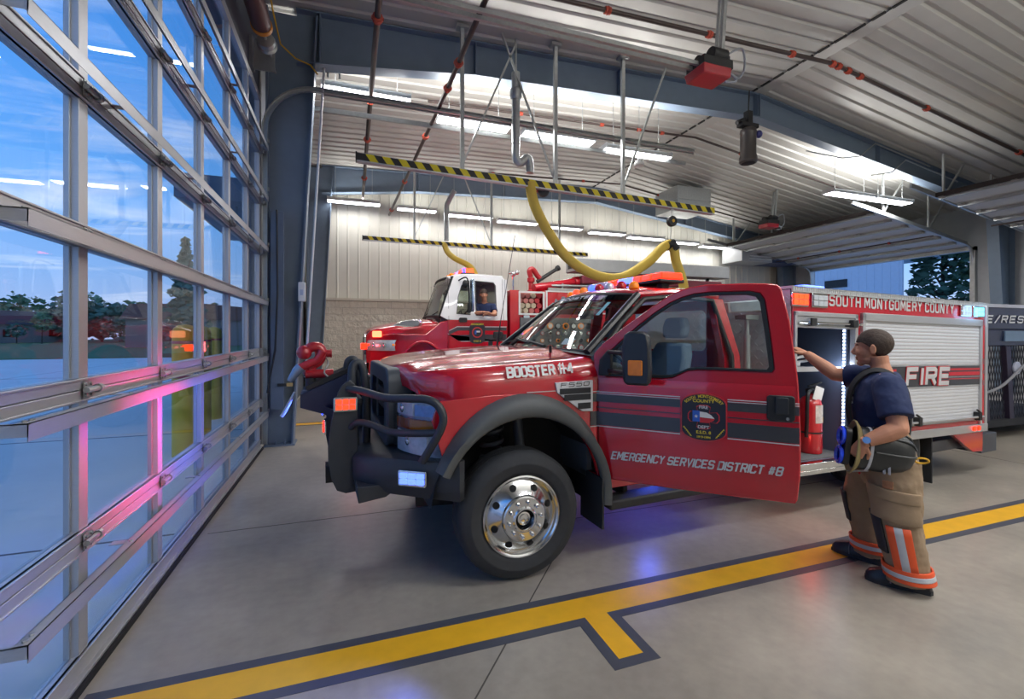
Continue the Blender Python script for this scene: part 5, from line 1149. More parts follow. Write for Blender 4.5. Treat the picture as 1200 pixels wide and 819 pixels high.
for i in range(9):
    for j in range(4):
        x, z = 3.45 + .2*i, 1.3 + .17*j; r_ = .045 + .03*((i*3+j*5) % 3 == 0)
        b = MB(); b.lathe([(r_, 0), (r_, .025), (r_*.8, .028)], (x, -1.21, z), (0, -1, 0), 16); g = b.build('gauge', (CHROME, BLACK, REDM, AMBER)[(i*2 + j*3) % 4], pp)
        b = MB(); b.lathe([(r_*.75, .026), (r_*.7, .03), (.002, .03)], (x, -1.21, z), (0, -1, 0), 16); b.build('gauge_face', (WHITE, mat('gauge grey', '#a9adb1', .3), BLACK)[(i+j) % 3], pp)
for i in range(4):
    b = MB(); b.lathe([(.09, 0), (.09, .06), (.07, .08), (.07, .12), (.02, .13)], (3.5 + .45*i, -1.2, 1.0), (0, -1, 0), 18); b.build('pump_intake', CHROME, T2)
for x in (3.4, 3.75): b = MB(); b.prism(rrect(x, 1.99, x+.14, 2.05, .015), XZ, -1.22, -1.19); b.build('panel_lamp', CLEARL, T2)
# deck gun
b = MB(); b.lathe([(.1, 0), (.1, .05), (.06, .08), (.06, .25), (.09, .27), (.09, .36), (.05, .38)], (3.82, -.6, 2.62), n=16); dg = b.build('deck_gun', REDM, T2)
b = MB(); b.tube(spline([(3.82, -.6, 3.0), (3.78, -.6, 3.15), (3.86, -.6, 3.2), (3.98, -.6, 3.06), (4.05, -.6, 2.98)], 5), .065, 12); b.build('gun_elbow', REDM, dg)
b = MB(); b.tube([(3.98, -.6, 2.90), (4.52, -.6, 3.24)], [.05, .045], 10); b.lathe([(.06, 0), (.07, .02), (.07, .08), (.03, .09)], (4.5, -.6, 3.23), (.85, 0, .53), 14); b.build('gun_barrel', BLACK, dg)
b = MB(); b.cyl((3.36, -.6, 2.62), (3.36, -.6, 3.0), .02, n=8); b.ball((3.36, -.6, 3.06), .07, 12); b.ball((3.46, -.6, 3.1), .06, 12); b.cyl((3.25, -.6, 3.08), (3.5, -.6, 3.1), .03); b.build('spot_lamp', CHROME, T2)
# suction tube and ladder rack
b = MB(); b.tube([(3.75, -.95, 2.70), (5.0, -.75, 2.92)], .10, 16); b.lathe([(.12, 0), (.13, .02), (.13, .14), (.09, .15), (.085, .0)], (4.88, -.77, 2.90), (.985, .12, .17), 18); b.m = 1; b.tube([(4.99, -.752, 2.918), (5.036, -.744, 2.926)], .088, 16); b.build('suction_hose', [RED2, DARK], T2)
b = MB(); b.box((4.1, -1.0, 2.62), (9.3, -.4, 2.72)); b.tube([(4.2, -.95, 2.78), (9.2, -.95, 2.84)], .03); 
for k in range(6): b.cyl((4.5+k*.9, -.95, 2.6), (4.5+k*.9, -.95, 2.84), .02, n=8)
b.build('hose_bed_rail', GALV, T2)
b = MB(); b.box((4.78, -1.05, 3.14), (9.5, -.55, 3.46)); lr = b.build('ladder_rack', mat('rack grey aluminium', '#a9abab', .45, .4, .08), T2, bev=.015)
b = MB(); b.box((4.774, -.92, 3.22), (4.782, -.68, 3.38)); b.build('rack_vent', BLACK, lr)
for k in range(4): b = MB(); b.beam((5.2+k*1.2, -.8, 2.6), (5.4+k*1.2, -.8, 3.16), .06, .06); b.build('rack_arm', DARK, T2)
b = MB(); b.box((5.0, -1.0, 2.85), (9.3, .9, 3.05)); b.build('hose_cover', mat('hose cover maroon', '#6e2030', .6, 0, .1), T2, bev=.03)
for s in (-1, 1): wheel('rear_wheel', T2, 6.9, s*1.12, s, False, 0, .52, .28)
b = MB(); b.beam((.2, -.4, .75), (9.2, -.4, .75), .1, .25); b.beam((.2, .4, .75), (9.2, .4, .75), .1, .25); b.box((1.7, -1.1, .3), (3.0, 1.1, .6)); b.cyl((1.12, -1, .52), (1.12, 1, .52), .07); b.cyl((6.9, -1, .52), (6.9, 1, .52), .07); b.build('chassis', DARK, T2)
lamp(T2, (2.2, -.3, 3.4), (1, .2, .12), 6, .2, None, 'POINT'); lamp(T2, (-.25, -1.2, 1.4), (1, .1, .12), 5, .1, None, 'POINT')
# the driver at the wheel is added with the people
# ================================================================== overhead: exhaust rails, hoses, pipes, operators, open doors
STY = mat('hazard yellow', '#d9c81e', .5, 0, .04); STB = mat('hazard black', '#1b1b1c', .5, 0, .05)
HOSEM = mat('yellow exhaust hose', '#d3b648', .65, 0, .06, 8)
def exhaust_rail(y, x0, x1, z0, z1, posts, label):
    t = thing('exhaust_rail', label, 'exhaust rail', (x0, y, z0)); L_ = x1-x0; zf = lambda x: (z1-z0)*x/L_
    b = MB(); b.prism([(-.05, -.04), (.05, -.04), (.05, .09), (.03, .09), (.03, -.02), (-.03, -.02), (-.03, .09), (-.05, .09)], lambda p, q, k: (k, p, q + zf(k)), 0, L_); b.build('rail', ALU, t)
    n_ = int(L_/.115)
    b = MB(); h = .10
    for i in range(n_):
        b.m = i % 2; xa = i*L_/n_; xb = xa + L_/n_; sl = .07
        P = [(min(max(xa+sl, 0), L_), 0), (min(xb+sl, L_), 0), (xb, h), (xa, h)] if i else [(0, 0), (xb+sl, 0), (xb, h), (0, h)]
        b.hexa([(p, -.056, q + zf(p) - .02) for p, q in P], [(p, -.050, q + zf(p) - .02) for p, q in P])
    b.build('hazard_panel', [STB, STY], t, smooth=False)
    b = MB(); b.box((-.02, -.06, -.03), (0, .06, .1)); b.build('end_cap', BLACK, t)
    for px, bx in posts:
        X = px - x0; zt = roofz(px) - z0 - .03
        b = MB(); b.box((X-.03, -.03, zf(X)+.09), (X+.03, .03, zt)); b.box((X-.09, -.07, zt-.05), (X+.09, .07, zt)); b.build('post', GALV, t)
        for s in bx:
            b = MB(); b.beam((X + s*.0, .03, zf(X)+.16), (X + s*.95, .03, zt), .03, .03); b.build('brace', GALV, t)
    return t
exhaust_rail(7.15, .1, 6.65, 4.20, 3.98, [(1.68, (1,)), (3.3, (-1,)), (4.63, (1,))], 'nearer black and yellow striped exhaust rail hung over the red brush truck')
exhaust_rail(13.55, .35, 7.4, 4.28, 4.2, [(1.77, (1,)), (4.1, (-1,)), (6.4, ())], 'farther black and yellow striped exhaust rail along the back wall')
def hose(pts, r, name, label, n=22):
    t = thing(name, label, 'hose', pts[0]); P = [p - V(pts[0]) for p in spline(pts, 40)]
    q = [P[0]]; 
    for p in P[1:]:
        if (p - q[-1]).length > .0125: q.append(p)
    b = MB(); b.tube(q, [r*(1 + .045*(1 if (i//1) % 2 else -1)) for i in range(len(q))], n); b.build('ribbed_tube', HOSEM, t, ang=180); return t
h1 = hose([(2.84, 7.15, 4.16), (2.87, 7.15, 3.95), (2.96, 7.15, 3.7), (3.17, 7.15, 3.36), (3.49, 7.13, 2.96), (3.97, 7.1, 2.68), (4.5, 7.05, 2.62), (5.05, 7.05, 2.90), (5.42, 7.1, 3.2), (5.62, 7.12, 3.30), (5.72, 7.12, 3.2), (5.75, 7.1, 2.98), (5.84, 7.0, 2.5), (5.86, 6.95, 1.6), (5.9, 6.85, .7), (5.85, 6.65, .2), (5.7, 6.4, .09)], .085, 'exhaust_hose', 'long yellow ribbed exhaust hose looping over the red brush truck')
b = MB(); o_ = V((2.84, 7.15, 4.16)); b.X = Matrix.Translation(-o_); b.tube([(5.55, 7.12, 3.27), (5.66, 7.12, 3.31), (5.74, 7.12, 3.2)], .098, 16); b.build('saddle', BLACK, h1)
h2 = hose([(2.64, 13.5, 4.25), (2.70, 13.3, 4.0), (2.85, 13.0, 3.78), (3.25, 12.6, 3.45), (3.4, 12.4, 2.8), (3.2, 12.4, 2.2)], .08, 'exhaust_hose', 'short yellow ribbed exhaust hose behind the white cab roof', 14)
t = thing('hose_balancer', 'dark round cable balancer hanging from the nearer striped rail', 'balancer', (5.69, 7.15, 3.74))
b = MB(); b.lathe([(.03, -.05), (.09, -.045), (.1, -.03), (.1, .03), (.09, .045), (.03, .05)], (0, 0, 0), (0, 1, 0), 22); b.m = 1; b.lathe([(.03, -.052), (.028, -.056), (.002, -.056)], (0, 0, 0), (0, 1, 0), 14); b.build('drum', [BLACK, YEL], t)
b = MB(); b.cyl((0, 0, .08), (0, 0, .24), .012, n=8); b.box((-.03, -.03, .2), (.03, .03, .25)); b.build('hook', GALV, t)
b = MB(); b.cyl((0, 0, -.1), (-.03, 0, -.36), .004, n=6); b.build('cable', BLACK, t)
t = thing('exhaust_duct', 'galvanised exhaust duct with an elbow dropping to the nearer striped rail', 'duct', (2.62, 7.25, 4.3))
b = MB(); b.tube([(0, 0, 1.7), (0, 0, .42)], .07, 18); b.tube(spline([(0, 0, .45), (0, 0, .3), (.06, 0, .2), (.14, 0, .25), (.2, 0, .3), (.25, 0, .22), (.25, 0, .05)], 5), .07, 18); b.build('pipe', GALV, t)
b = MB()
for z in (.5, .95, 1.4): b.lathe([(.071, 0), (.078, .008), (.071, .016)], (0, 0, z), n=18, caps=False)
b.build('band', GALV, t)
b = MB(); b.lathe([(.075, 0), (.1, .04), (.1, .16), (.04, .22)], (0, 0, 1.25), n=14); b.cyl((0, 0, 1.7), (0, 0, roofz(2.6)-4.3), .02, n=8); b.build('hanger', GALV, t)
t = thing('rail_fan', 'small dark blower on the nearer striped rail beside the hose top', 'blower', (3.12, 7.25, 4.08))
b = MB(); b.lathe([(.02, -.06), (.1, -.05), (.11, 0), (.1, .05), (.02, .06)], (0, 0, 0), (.3, 1, 0), 18); b.build('housing', BLACK, t)
b = MB(); b.box((-.22, -.05, -.06), (-.12, .05, .08)); b.cyl((-.14, 0, 0), (0, 0, 0), .03); b.build('motor', REDM, t)
t = thing('exhaust_duct', 'grey exhaust duct dropping to the farther striped rail', 'duct', (2.72, 13.6, 4.35))
b = MB(); b.tube(spline([(.2, -.2, 1.5), (.05, -.05, 1.2), (0, 0, 1.0), (0, 0, .05)], 5), .075, 14); b.build('pipe', GALV, t)
b = MB(); b.lathe([(.076, 0), (.085, .01), (.076, .02)], (0, 0, .6), n=14, caps=False); b.build('band', GALV, t)

# sprinkler pipes
PIPE = mat('dark steel pipe', '#4a3f3c', .45, .4, .15); CPL = mat('red coupling', '#b2452f', .5, 0, .1)
def pipe(name, label, pts, r, cps, m=PIPE):
    t = thing(name, label, 'pipe', pts[0]); o = V(pts[0]); P = [V(p)-o for p in pts]
    b = MB(); b.tube(P, r, 12); b.build('pipe', m, t)
    for s, k in cps:
        p = P[s] + (P[s+1]-P[s])*k; d = (P[s+1]-P[s]).normalized()
        b = MB(); b.lathe([(r*1.05, -.05), (r*1.55, -.045), (r*1.55, -.01), (r*1.8, 0), (r*1.55, .01), (r*1.55, .045), (r*1.05, .05)], p, d, 12); b.box(p + V((-r*1.9, -.02, -.012)), p + V((r*1.9, .02, .012))); b.build('coupling', CPL, t)
    return t
pipe('sprinkler_pipe', 'dark pipe with red couplings running away over the fire truck hood side', [(1.42, 4.2, 5.32), (1.38, 6.77, 5.3), (1.32, 8.62, 5.28), (1.12, 14.3, 5.2)], .034, [(0, .75), (1, .02), (1, .97), (2, .45), (2, .9)])
pipe('sprinkler_pipe', 'brown pipe with red couplings nearest the left column, running away overhead', [(.33, 5.2, 5.62), (.33, 8.0, 5.6), (.36, 14.2, 5.6)], .04, [(0, .3), (1, .03), (1, .3), (1, .7)])
pipe('sprinkler_pipe', 'rusty sprinkler main crossing the near ceiling with pairs of orange couplings', [(1.0, 5.95, 6.34), (8.2, 5.95, 6.53), (8.5, 5.95, 6.50), (16.5, 5.95, 5.33)], .035, [(0, .36), (0, .62), (0, .87), (1, .2), (1, .7), (2, .02), (2, .06), (2, .3), (2, .7)])
pipe('sprinkler_pipe', 'thin rusty sprinkler line across the far bay ceiling, nearer one', [(1.5, 9.4, 6.36), (8.2, 9.4, 6.56), (15.5, 9.4, 5.5)], .026, [(0, .3), (0, .6), (0, .75), (0, .85), (1, .2)])
pipe('sprinkler_pipe', 'thin rusty sprinkler line across the far bay ceiling, close to the back beam', [(1.5, 12.8, 6.2), (8.2, 12.8, 6.42), (15.5, 12.8, 5.4)], .024, [(0, .36), (0, .8), (1, .2)])
pipe('conduit', 'left one of two thin conduits dropping to the first strip light', [(-.32, 7.75, ZL(-.3)-.02), (-.32, 7.75, 5.64)], .016, [], GALV)
pipe('conduit', 'right one of two thin conduits dropping to the first strip light', [(-.15, 7.75, ZL(-.1)-.02), (-.15, 7.75, 5.64)], .016, [], GALV)
pipe('conduit', 'long pale conduit running down the inner edge of the near steel column', [(-.36, 7.42, 5.6), (-.62, 7.42, 1.0)], .018, [], mat('pale conduit', '#c9cccf', .4, .4, .05))
pipe('cable', 'yellow cable draped from the roof across the near column head', [(-1.0, 6.0, 6.3), (-.98, 7.0, 6.0), (-.95, 7.44, 5.85), (-.75, 7.44, 5.68), (-.55, 7.44, 5.62), (-.45, 7.44, 5.5)], .011, [], YEL)
pipe('hose', 'black air hose hanging down the near steel column beside the door', [(-.98, 7.3, 3.4), (-.97, 7.3, 2.2), (-1.0, 7.3, 1.4), (-1.08, 7.3, .95), (-1.1, 7.3, .8)], .014, [], BLACK)
pipe('conduit', 'upper of two bent conduits under the right slope of the near beam', [(13.6, 7.35, 5.78), (11.6, 7.35, 6.08), (11.1, 7.35, 5.72), (10.5, 7.35, 5.6), (9.4, 7.35, 5.62)], .014, [], GALV)
pipe('conduit', 'lower of two bent conduits under the right slope of the near beam', [(14.6, 7.3, 5.5), (12.6, 7.3, 5.8), (12.1, 7.3, 5.45), (11.4, 7.3, 5.3)], .014, [], GALV)
t = thing('conduit_box', 'long flat grey cover box on the near steel column', 'cover box', (-1.0, 7.42, 0))
b = MB(); b.box((-.07, -.05, .55), (.10, 0, 3.4)); b.build('cover', mat('cover blue grey', '#5c6a7c', .45), t, bev=.004)
b = MB(); b.box((.02, -.07, .88), (.14, -.05, .92)); b.m = 1; b.box((.14, -.07, .875), (.22, -.05, .925)); b.build('sensor_arm', [BLACK, mat('tan tag', '#b59a62', .5)], t)
t = thing('wall_switch', 'small white switch box on the column edge above the red water monitor', 'switch box', (-.66, 7.42, 2.25))
b = MB(); b.box((-.05, -.06, -.14), (.05, 0, .14)); b.build('box', WHITE, t, bev=.01)
b = MB(); b.box((-.02, -.07, -.05), (.02, -.06, .03)); b.build('button', mat('pale blue button', '#a9b6cc', .4), t)

# door operators
def operator(name, label, x, y, z, sc, rail, xr):
    t = thing(name, label, 'door opener', (x, y, z)); t.scale = (sc, sc, sc)
    b = MB(); b.rings([[(-.24, -.17, -.14), (.2, -.17, -.14), (.2, .17, -.14), (-.24, .17, -.14)], [(-.26, -.19, -.02), (.2, -.19, -.02), (.2, .19, -.02), (-.26, .19, -.02)]]); b.build('cover', mat('operator red', '#b0202c', .35, 0, .05, coat=.3), t, bev=.015)
    b = MB(); b.box((-.24, -.17, -.02), (.24, .17, .10)); b.cyl((-.08, -.1, .16), (.16, -.1, .16), .09); b.cyl((-.12, .1, .16), (.1, .1, .16), .08); b.box((.1, -.1, .06), (.26, .1, .2)); b.build('motor', BLACK, t, bev=.008)
    b = MB(); b.tube(spline([(.2, -.12, .2), (.42, -.14, .3), (.46, -.14, .05), (.36, -.13, -.1), (.2, -.12, -.02), (.3, -.16, -.16), (.12, -.15, -.2)], 6), .014, 8); b.build('cord', mat('cord grey', '#9aa0aa', .5), t)
    zc = (roofz(x) - z)/sc - .03
    for dx, dy in ((.1, -.1), (.2, .1)):
        b = MB(); b.beam((dx, dy, .1), (dx + (.1 if dy < 0 else .12), dy, zc), .05, .05); b.build('hanger_angle', GALV, t)
    if rail:
        b = MB()
        for s in (-.06, .06): b.beam((-.2, s, .02), ((xr-x)/sc, s, .04), .035, .05)
        b.build('trolley_rail', GALV, t)
        b = MB(); b.tube([(-.2, 0, .09), ((xr-x)/sc, 0, .11)], .008, 6); b.build('chain', BLACK, t)
    return t
operator('door_operator', 'red and black door opener hung from the ceiling above the fire truck', 4.55, 4.95, 5.16, 1.0, True, -.9)
operator('door_operator', 'smaller looking black and red door opener by the far open door', 12.35, 10.9, 5.05, 1.0, False, 0)
# hanging cylinder, sensor, duct, heater
t = thing('hanging_blower', 'dark upright cylinder with a black bracket hanging under the ridge', 'hanging unit', (7.65, 7.25, 5.1))
b = MB(); b.lathe([(.15, 0), (.175, .03), (.17, .12), (.15, .16), (.15, .60), (.16, .62), (.15, .68), (.06, .74)], n=24); b.m = 1; b.lathe([(.13, -.002), (.05, -.01), (.001, -.01)], n=24); b.build('cylinder', [mat('dark taupe metal', '#54504e', .4, .4, .1), DARK], t)
b = MB(); b.box((-.22, -.08, .72), (.2, .08, .80)); b.box((-.06, -.06, .78), (.06, .06, 1.05)); b.cyl((-.3, 0, .78), (-.1, 0, .88), .04); b.tube([(0, 0, 1.0), (.03, 0, 1.48)], .014, 6); b.build('bracket', BLACK, t)
b = MB(); b.ball((.26, -.02, .62), .09, 12, (.8, .8, .9)); b.build('blue_sensor', mat('blue sensor', '#454a8c', .4), t)
t = thing('ceiling_sensor', 'small white bell shaped sensor hung below the lights', 'sensor', (5.39, 7.75, 4.95))
b = MB(); b.lathe([(.09, 0), (.1, .03), (.07, .10), (.02, .13)], n=18); b.build('bell', WHITE, t)
b = MB(); b.cyl((0, 0, .12), (0, 0, roofz(5.39)-4.95-.03), .006, n=6); b.build('stem', GALV, t)
t = thing('duct_box', 'square galvanised duct box under the far bay ceiling', 'duct', (10.3, 12.4, 5.55))
b = MB(); b.box((-.65, -.55, 0), (.65, .55, .72)); b.build('box', GALV, t, bev=.01)
b = MB(); b.box((-.67, -.57, .3), (.67, .57, .33)); b.build('flange', GALV, t)
t = thing('unit_heater', 'grey louvered heater with a dark blue end beside the back wall lights', 'heater', (14.6, 13.9, 4.35))
b = MB(); b.box((-.75, -.5, 0), (.75, .5, .75)); b.build('cabinet', mat('heater grey', '#a9abaa', .45, .2, .05), t, bev=.02)
b = MB()
for k in range(6): b.beam((-.4, -.53, .1+k*.11), (.62, -.53, .1+k*.11), .08, .02, (0, -.5, 1))
b.build('louver', WHITE, t)
b = MB(); b.box((.78, -.5, .0), (2.1, .4, .6)); b.build('end_panel', mat('heater navy', '#3b4664', .5), t, bev=.01)
b = MB()
for x in (-.6, .6): b.cyl((x, 0, .75), (x, 0, roofz(14.6+x)-4.35-.05), .012, n=6)
b.build('rod', GALV, t)
# open rear doors overhead
PAN = mat('overhead panel', '#b9bcc1', .5, .1, .04)
def open_door(idx, y0, y1, xin, label):
    t = thing('door_%d' % idx, label, None, (xin, y0, 0), kind='structure')
    L_ = 17.45 - xin; W_ = y1 - y0; za, zb = 4.88, 4.22; zf = lambda x: za + (zb-za)*x/L_
    n_ = 6
    for i in range(n_):
        xa, xb = i*L_/n_ + .012, (i+1)*L_/n_ - .012
        b = MB(); b.hexa([(xa, 0, zf(xa)), (xb, 0, zf(xb)), (xb, W_, zf(xb)), (xa, W_, zf(xa))], [(xa, 0, zf(xa)+.05), (xb, 0, zf(xb)+.05), (xb, W_, zf(xb)+.05), (xa, W_, zf(xa)+.05)]); sec = b.build('section', PAN, t, bev=.006)
        b = MB(); xm = xa + .06
        b.box((xm-.02, .02, zf(xm)-.07), (xm+.02, W_-.02, zf(xm)-.002)); b.box((xm+.02, .02, zf(xm)-.07), (xm+.06, W_-.02, zf(xm)-.062)); b.build('strut', GALV, sec)
        b = MB()
        for k in range(5):
            y = .1 + (W_-.2)*k/4; b.box((xa-.06, y-.05, zf(xa)-.03), (xa+.08, y+.05, zf(xa)-.004)); b.cyl((xa, y-.07, zf(xa)-.04), (xa, y+.07, zf(xa)-.04), .015, n=8)
        b.build('hinge', GALV, sec)
    b = MB(); b.box((-.05, 0, za-.03), (.0, W_, za+.07)); b.build('edge_seal', mat('brown rubber seal', '#2a2322', .8), t)
    for y in (-.06, W_+.02):
        b = MB(); b.beam((-.9, y, zf(-.9)+.02), (L_-.3, y, zf(L_-.3)+.02), .05, .10); b.tube(spline([(L_-.3, y, zf(L_-.3)), (L_-.08, y, zf(L_)-.1), (L_, y, 3.7), (L_, y, 2.5), (L_, y, .1)], 5), .035, 8); b.build('track', GALV, t)
        for x in (.3, 2.2):
            b = MB(); b.box((x-.025, y-.02, zf(x)), (x+.025, y+.02, roofz(xin+x)-.04)); b.beam((x, y, zf(x)+.05), (x+.8, y, roofz(xin+x+.8)-.05), .04, .03); b.build('track_hanger', GALV, t)
    b = MB(); b.cyl((L_*.55, -.1, zf(L_*.55)-.13), (L_*.55, W_+.1, zf(L_*.55)-.13), .02, n=10); b.build('torsion_bar', PIPE, t)
    b = MB()
    for k in range(3): b.cyl((L_*.55, W_*(.2+.3*k), zf(L_*.55)-.13), (L_*.55, W_*(.2+.3*k)+.05, zf(L_*.55)-.13), .04, n=10)
    b.build('collar', CPL, t)
open_door(2, 8.42, 13.45, 13.2, 'far bay overhead door, raised under the roof above its open doorway')
open_door(3, 1.7, 6.95, 13.1, 'near bay overhead door, raised at the right edge of the picture')
b = MB()
for y in (8.36, 13.52): b.box((17.42, y-.06, 0), (17.62, y+.06, 4.2))
b.box((17.42, 8.3, 4.1), (17.62, 13.58, 4.22)); tag(b.build('trim_3', GALV), kind='structure')
# ================================================================== dark trailer parked behind
TNAVY = mat('trailer navy', '#252c47', .25, 0, .05, coat=.6)
t = thing('rescue_trailer', 'dark navy trailer with slanted lettering and mesh sides parked beyond the red truck', 'trailer', (8.3, 4.2, 0))
b = MB(); b.box((0, 0, 1.70), (4.2, 1.9, 2.06)); b.rings([[(0, .02, 1.44), (4.2, .02, 1.44), (4.2, 1.88, 1.44), (0, 1.88, 1.44)], [(0, 0, 1.70), (4.2, 0, 1.70), (4.2, 1.9, 1.70), (0, 1.9, 1.70)]]); b.build('upper_box', TNAVY, t, bev=.02)
b = MB(); b.box((-.01, -.02, 2.04), (4.22, 1.92, 2.09)); b.build('top_rail', mat('rail pale', '#b7b9c4', .4, .3), t)
ltext('side_lettering', 'FIRE/RESCUE', .12, 2.1, SILVER, t, basis((.26, -.012, 1.80), (1, 0, 0), (0, 0, 1)), .003, 1.4, .35, 2.2)
b = MB(); b.prism([(1.25, 1.52), (2.3, 1.52), (2.3, 1.68), (1.25, 1.68)], XZ, -.02, .0); b.build('window', mat('trailer window', '#6f87a4', .15, .3), t)
for x in (.62, 1.25, 1.9, 2.6, 3.4):
    b = MB(); b.prism([(x, 1.44), (x+.12, 1.44), (x+.22, .30), (x+.1, .30)], XZ, -.03, .05); b.build('post', mat('post black red lit', '#2a2436', .35), t, bev=.005)  # purple of the red light is mixed into the post colour
b = MB(); b.box((0, -.04, .22), (4.2, .06, .32)); b.box((0, .0, .2), (4.2, 1.9, .26)); b.build('deck', DARK, t)
b = MB()
for i in range(60): b.beam((.05+i*.07, .03, .32), (.05+i*.07+.35, .03, 1.44), .008, .012); b.beam((.05+i*.07+.35, .035, .32), (.05+i*.07, .035, 1.44), .008, .012)
b.build('mesh_panel', mat('mesh steel', '#30333d', .45, .3), t, smooth=False)
b = MB(); b.tube(spline([(.2, -.05, .7), (1.0, -.06, .82), (1.7, -.05, 1.15), (2.2, -.05, 1.3)], 6), .02, 8); b.build('hose', mat('grey hose', '#7b7d84', .6), t)
for y in (.1, 1.8):
    b = MB(); b.tube([(3.0 + .3*math.cos(2*PI*k/24), y, .33 + .3*math.sin(2*PI*k/24)) for k in range(24)], .06, 8, True); b.lathe([(.24, -.04), (.24, .04), (.05, .06)], (3.0, y, .33), (0, -1, 0), 18); b.build('wheel', RUBBER, t)
b = MB(); b.lathe([(.1, 0), (.1, .02), (.08, .03)], (1.55, -.01, 1.1), (0, -1, 0), 20); b.build('round_badge', mat('badge pale', '#9aa0b4', .4), t)
# ================================================================== people
HAIRM = mat('dark brown hair', '#3a2d26', .75, 0, .3, 45, bump=.3)
NAVY = mat('navy cotton', '#1c2a50', .85, 0, .1, 14, bump=.15)
TAN = mat('tan turnout cloth', '#8f7a62', .9, 0, .12, 12, bump=.25)
STRAP = mat('black webbing', '#191b20', .8, 0, .1, 40)
ORANGE = mat('orange trim', '#e2562a', .5, 0, .05); SIL = mat('silver trim', '#b9bdc4', .35, .1, .06, 20)
KNEE = mat('dark knee leather', '#23262e', .7, 0, .15)
def remesh(o, size, it=4, fac=.5):
    m = o.modifiers.new('fuse', 'REMESH'); m.mode = 'VOXEL'; m.voxel_size = size; m.use_smooth_shade = True
    s = o.modifiers.new('soft', 'SMOOTH'); s.iterations = it; s.factor = fac
    return o
def head_shapes(b, M):
    """face along +x, y to the left, z up, origin at the middle of a head .25 m high"""
    X0 = b.X; b.X = X0 @ M
    b.ball((-.012, 0, .032), 1, 22, (.100, .078, .094)); b.ball((.035, 0, -.02), 1, 20, (.064, .064, .085)); b.ball((.03, 0, -.075), 1, 18, (.058, .054, .045)); b.ball((.073, 0, -.105), 1, 12, (.024, .026, .022))
    b.tube([(.088, 0, .02), (.104, 0, -.008), (.117, 0, -.033)], [.009, .011, .013], 10); b.ball((.104, 0, -.037), 1, 12, (.016, .02, .011))
    b.ball((.083, 0, .026), 1, 14, (.017, .052, .012)); b.ball((.092, 0, -.064), 1, 12, (.011, .025, .007)); b.ball((.090, 0, -.078), 1, 12, (.011, .022, .008))
    for s in (-1, 1):
        b.ball((.068, s*.036, -.028), 1, 12, (.027, .022, .026)); b.rings([[(-.012 + .019*math.cos(a)*k + .004*w_, s*(.074 + w_), -.012 + .034*math.sin(a)*k) for a in [2*PI*j/14 for j in range(14)]] for w_, k in ((0, .7), (.006, .95), (.013, 1), (.016, .9))])
    b.X = X0
def eyes(parent, M, name='eye'):
    for s in (-1, 1):
        b = MB(); b.X = M; b.ball((.0745, s*.030, .006), .0115, 12); e = b.build(name, mat('eye white', '#d8d4cf', .3), parent)
        b = MB(); b.X = M; b.ball((.0830, s*.030, .006), .0055, 10, (.6, 1, 1)); b.build('iris', mat('iris brown', '#3b2a1e', .2), e)
        b = MB(); b.X = M; b.tube([(.086, s*.012, .026), (.091, s*.03, .031), (.076, s*.052, .027)], [.004, .005, .003], 6); b.build('eyebrow', HAIRM, parent)
def hair(parent, M, k=1.0):
    b = MB(); b.X = M; n_, m_ = 30, 16; c = V((-.014, 0, .030)); rows = []
    for j in range(m_+1):
        r_ = []
        for i in range(n_):
            a = 2*PI*i/n_; f_ = math.cos(a)      # 1 front, -1 back
            low = .50 if f_ > .62 else (.50 + (.62-f_)*.28 if f_ > .12 else (.64 + (.12-f_)*.9 if f_ > -.2 else min(1.02, .93 + .12*(-f_-.2))))
            th = low*PI*.92*j/m_ + .01; bump = 1.028 + .012*math.sin(9*a+3*th) * (j/m_)
            r_.append(c + V((.103*math.cos(a)*math.sin(th)*bump, .081*math.sin(a)*math.sin(th)*bump, .098*math.cos(th)*bump)))
        rows.append(r_)
    b.rings(rows, True, False); o = b.build('hair', HAIRM, parent, ang=80)
    s = o.modifiers.new('thick', 'SOLIDIFY'); s.thickness = .008; s.offset = -1
    return o
def hand_shapes(b, M, side, curl, spread=.1, thumb=.5):
    """wrist at the origin, fingers along +x, palm facing -z, thumb on the side*y edge; curl = bend per joint in degrees"""
    X0 = b.X; b.X = X0 @ M
    b.rings([[(x, y*w_, z*h_ + dz) for y, z in [(math.cos(a), math.sin(a)) for a in [2*PI*j/14 for j in range(14)]]] for x, w_, h_, dz in ((-.03, .027, .021, 0), (.0, .029, .020, 0), (.03, .038, .019, 0), (.065, .042, .017, 0), (.088, .041, .014, 0), (.096, .034, .010, 0))])
    for i, (ln, y) in enumerate(((.072, .031), (.080, .0105), (.075, -.0105), (.060, -.030))):
        y *= side; p = V((.086, y, .002)); pts = [V((.05, y*.9, 0)), p]; a = 0
        for s_, q in ((.46, 1.0), (.30, 1.1), (.24, .8)):
            a += R(curl*q); p = p + V((math.cos(a), y*spread*4*(1 if i in (0, 3) else .4), -math.sin(a)))*ln*s_; pts.append(p)
        b.tube(pts, [.0105, .0098, .0088, .0078, .0062], 8)
    p = V((.018, side*.028, -.004)); q = p + V((.035*(1-.3*thumb), side*.028, -.010)); r_ = q + V((.032, side*.008*(1-2*thumb), -.014*thumb - .006)); t_ = r_ + V((.024, -side*.010*thumb, -.012*thumb))
    b.tube([p, q, r_, t_], [.015, .0125, .0105, .008], 8)
    b.X = X0
def aim(o, d, up):
    d = V(d).normalized(); up = V(up); up = (up - d*up.dot(d)).normalized(); y = up.cross(d)
    m = Matrix((d, y, up)).transposed().to_4x4(); m.translation = V(o); return m

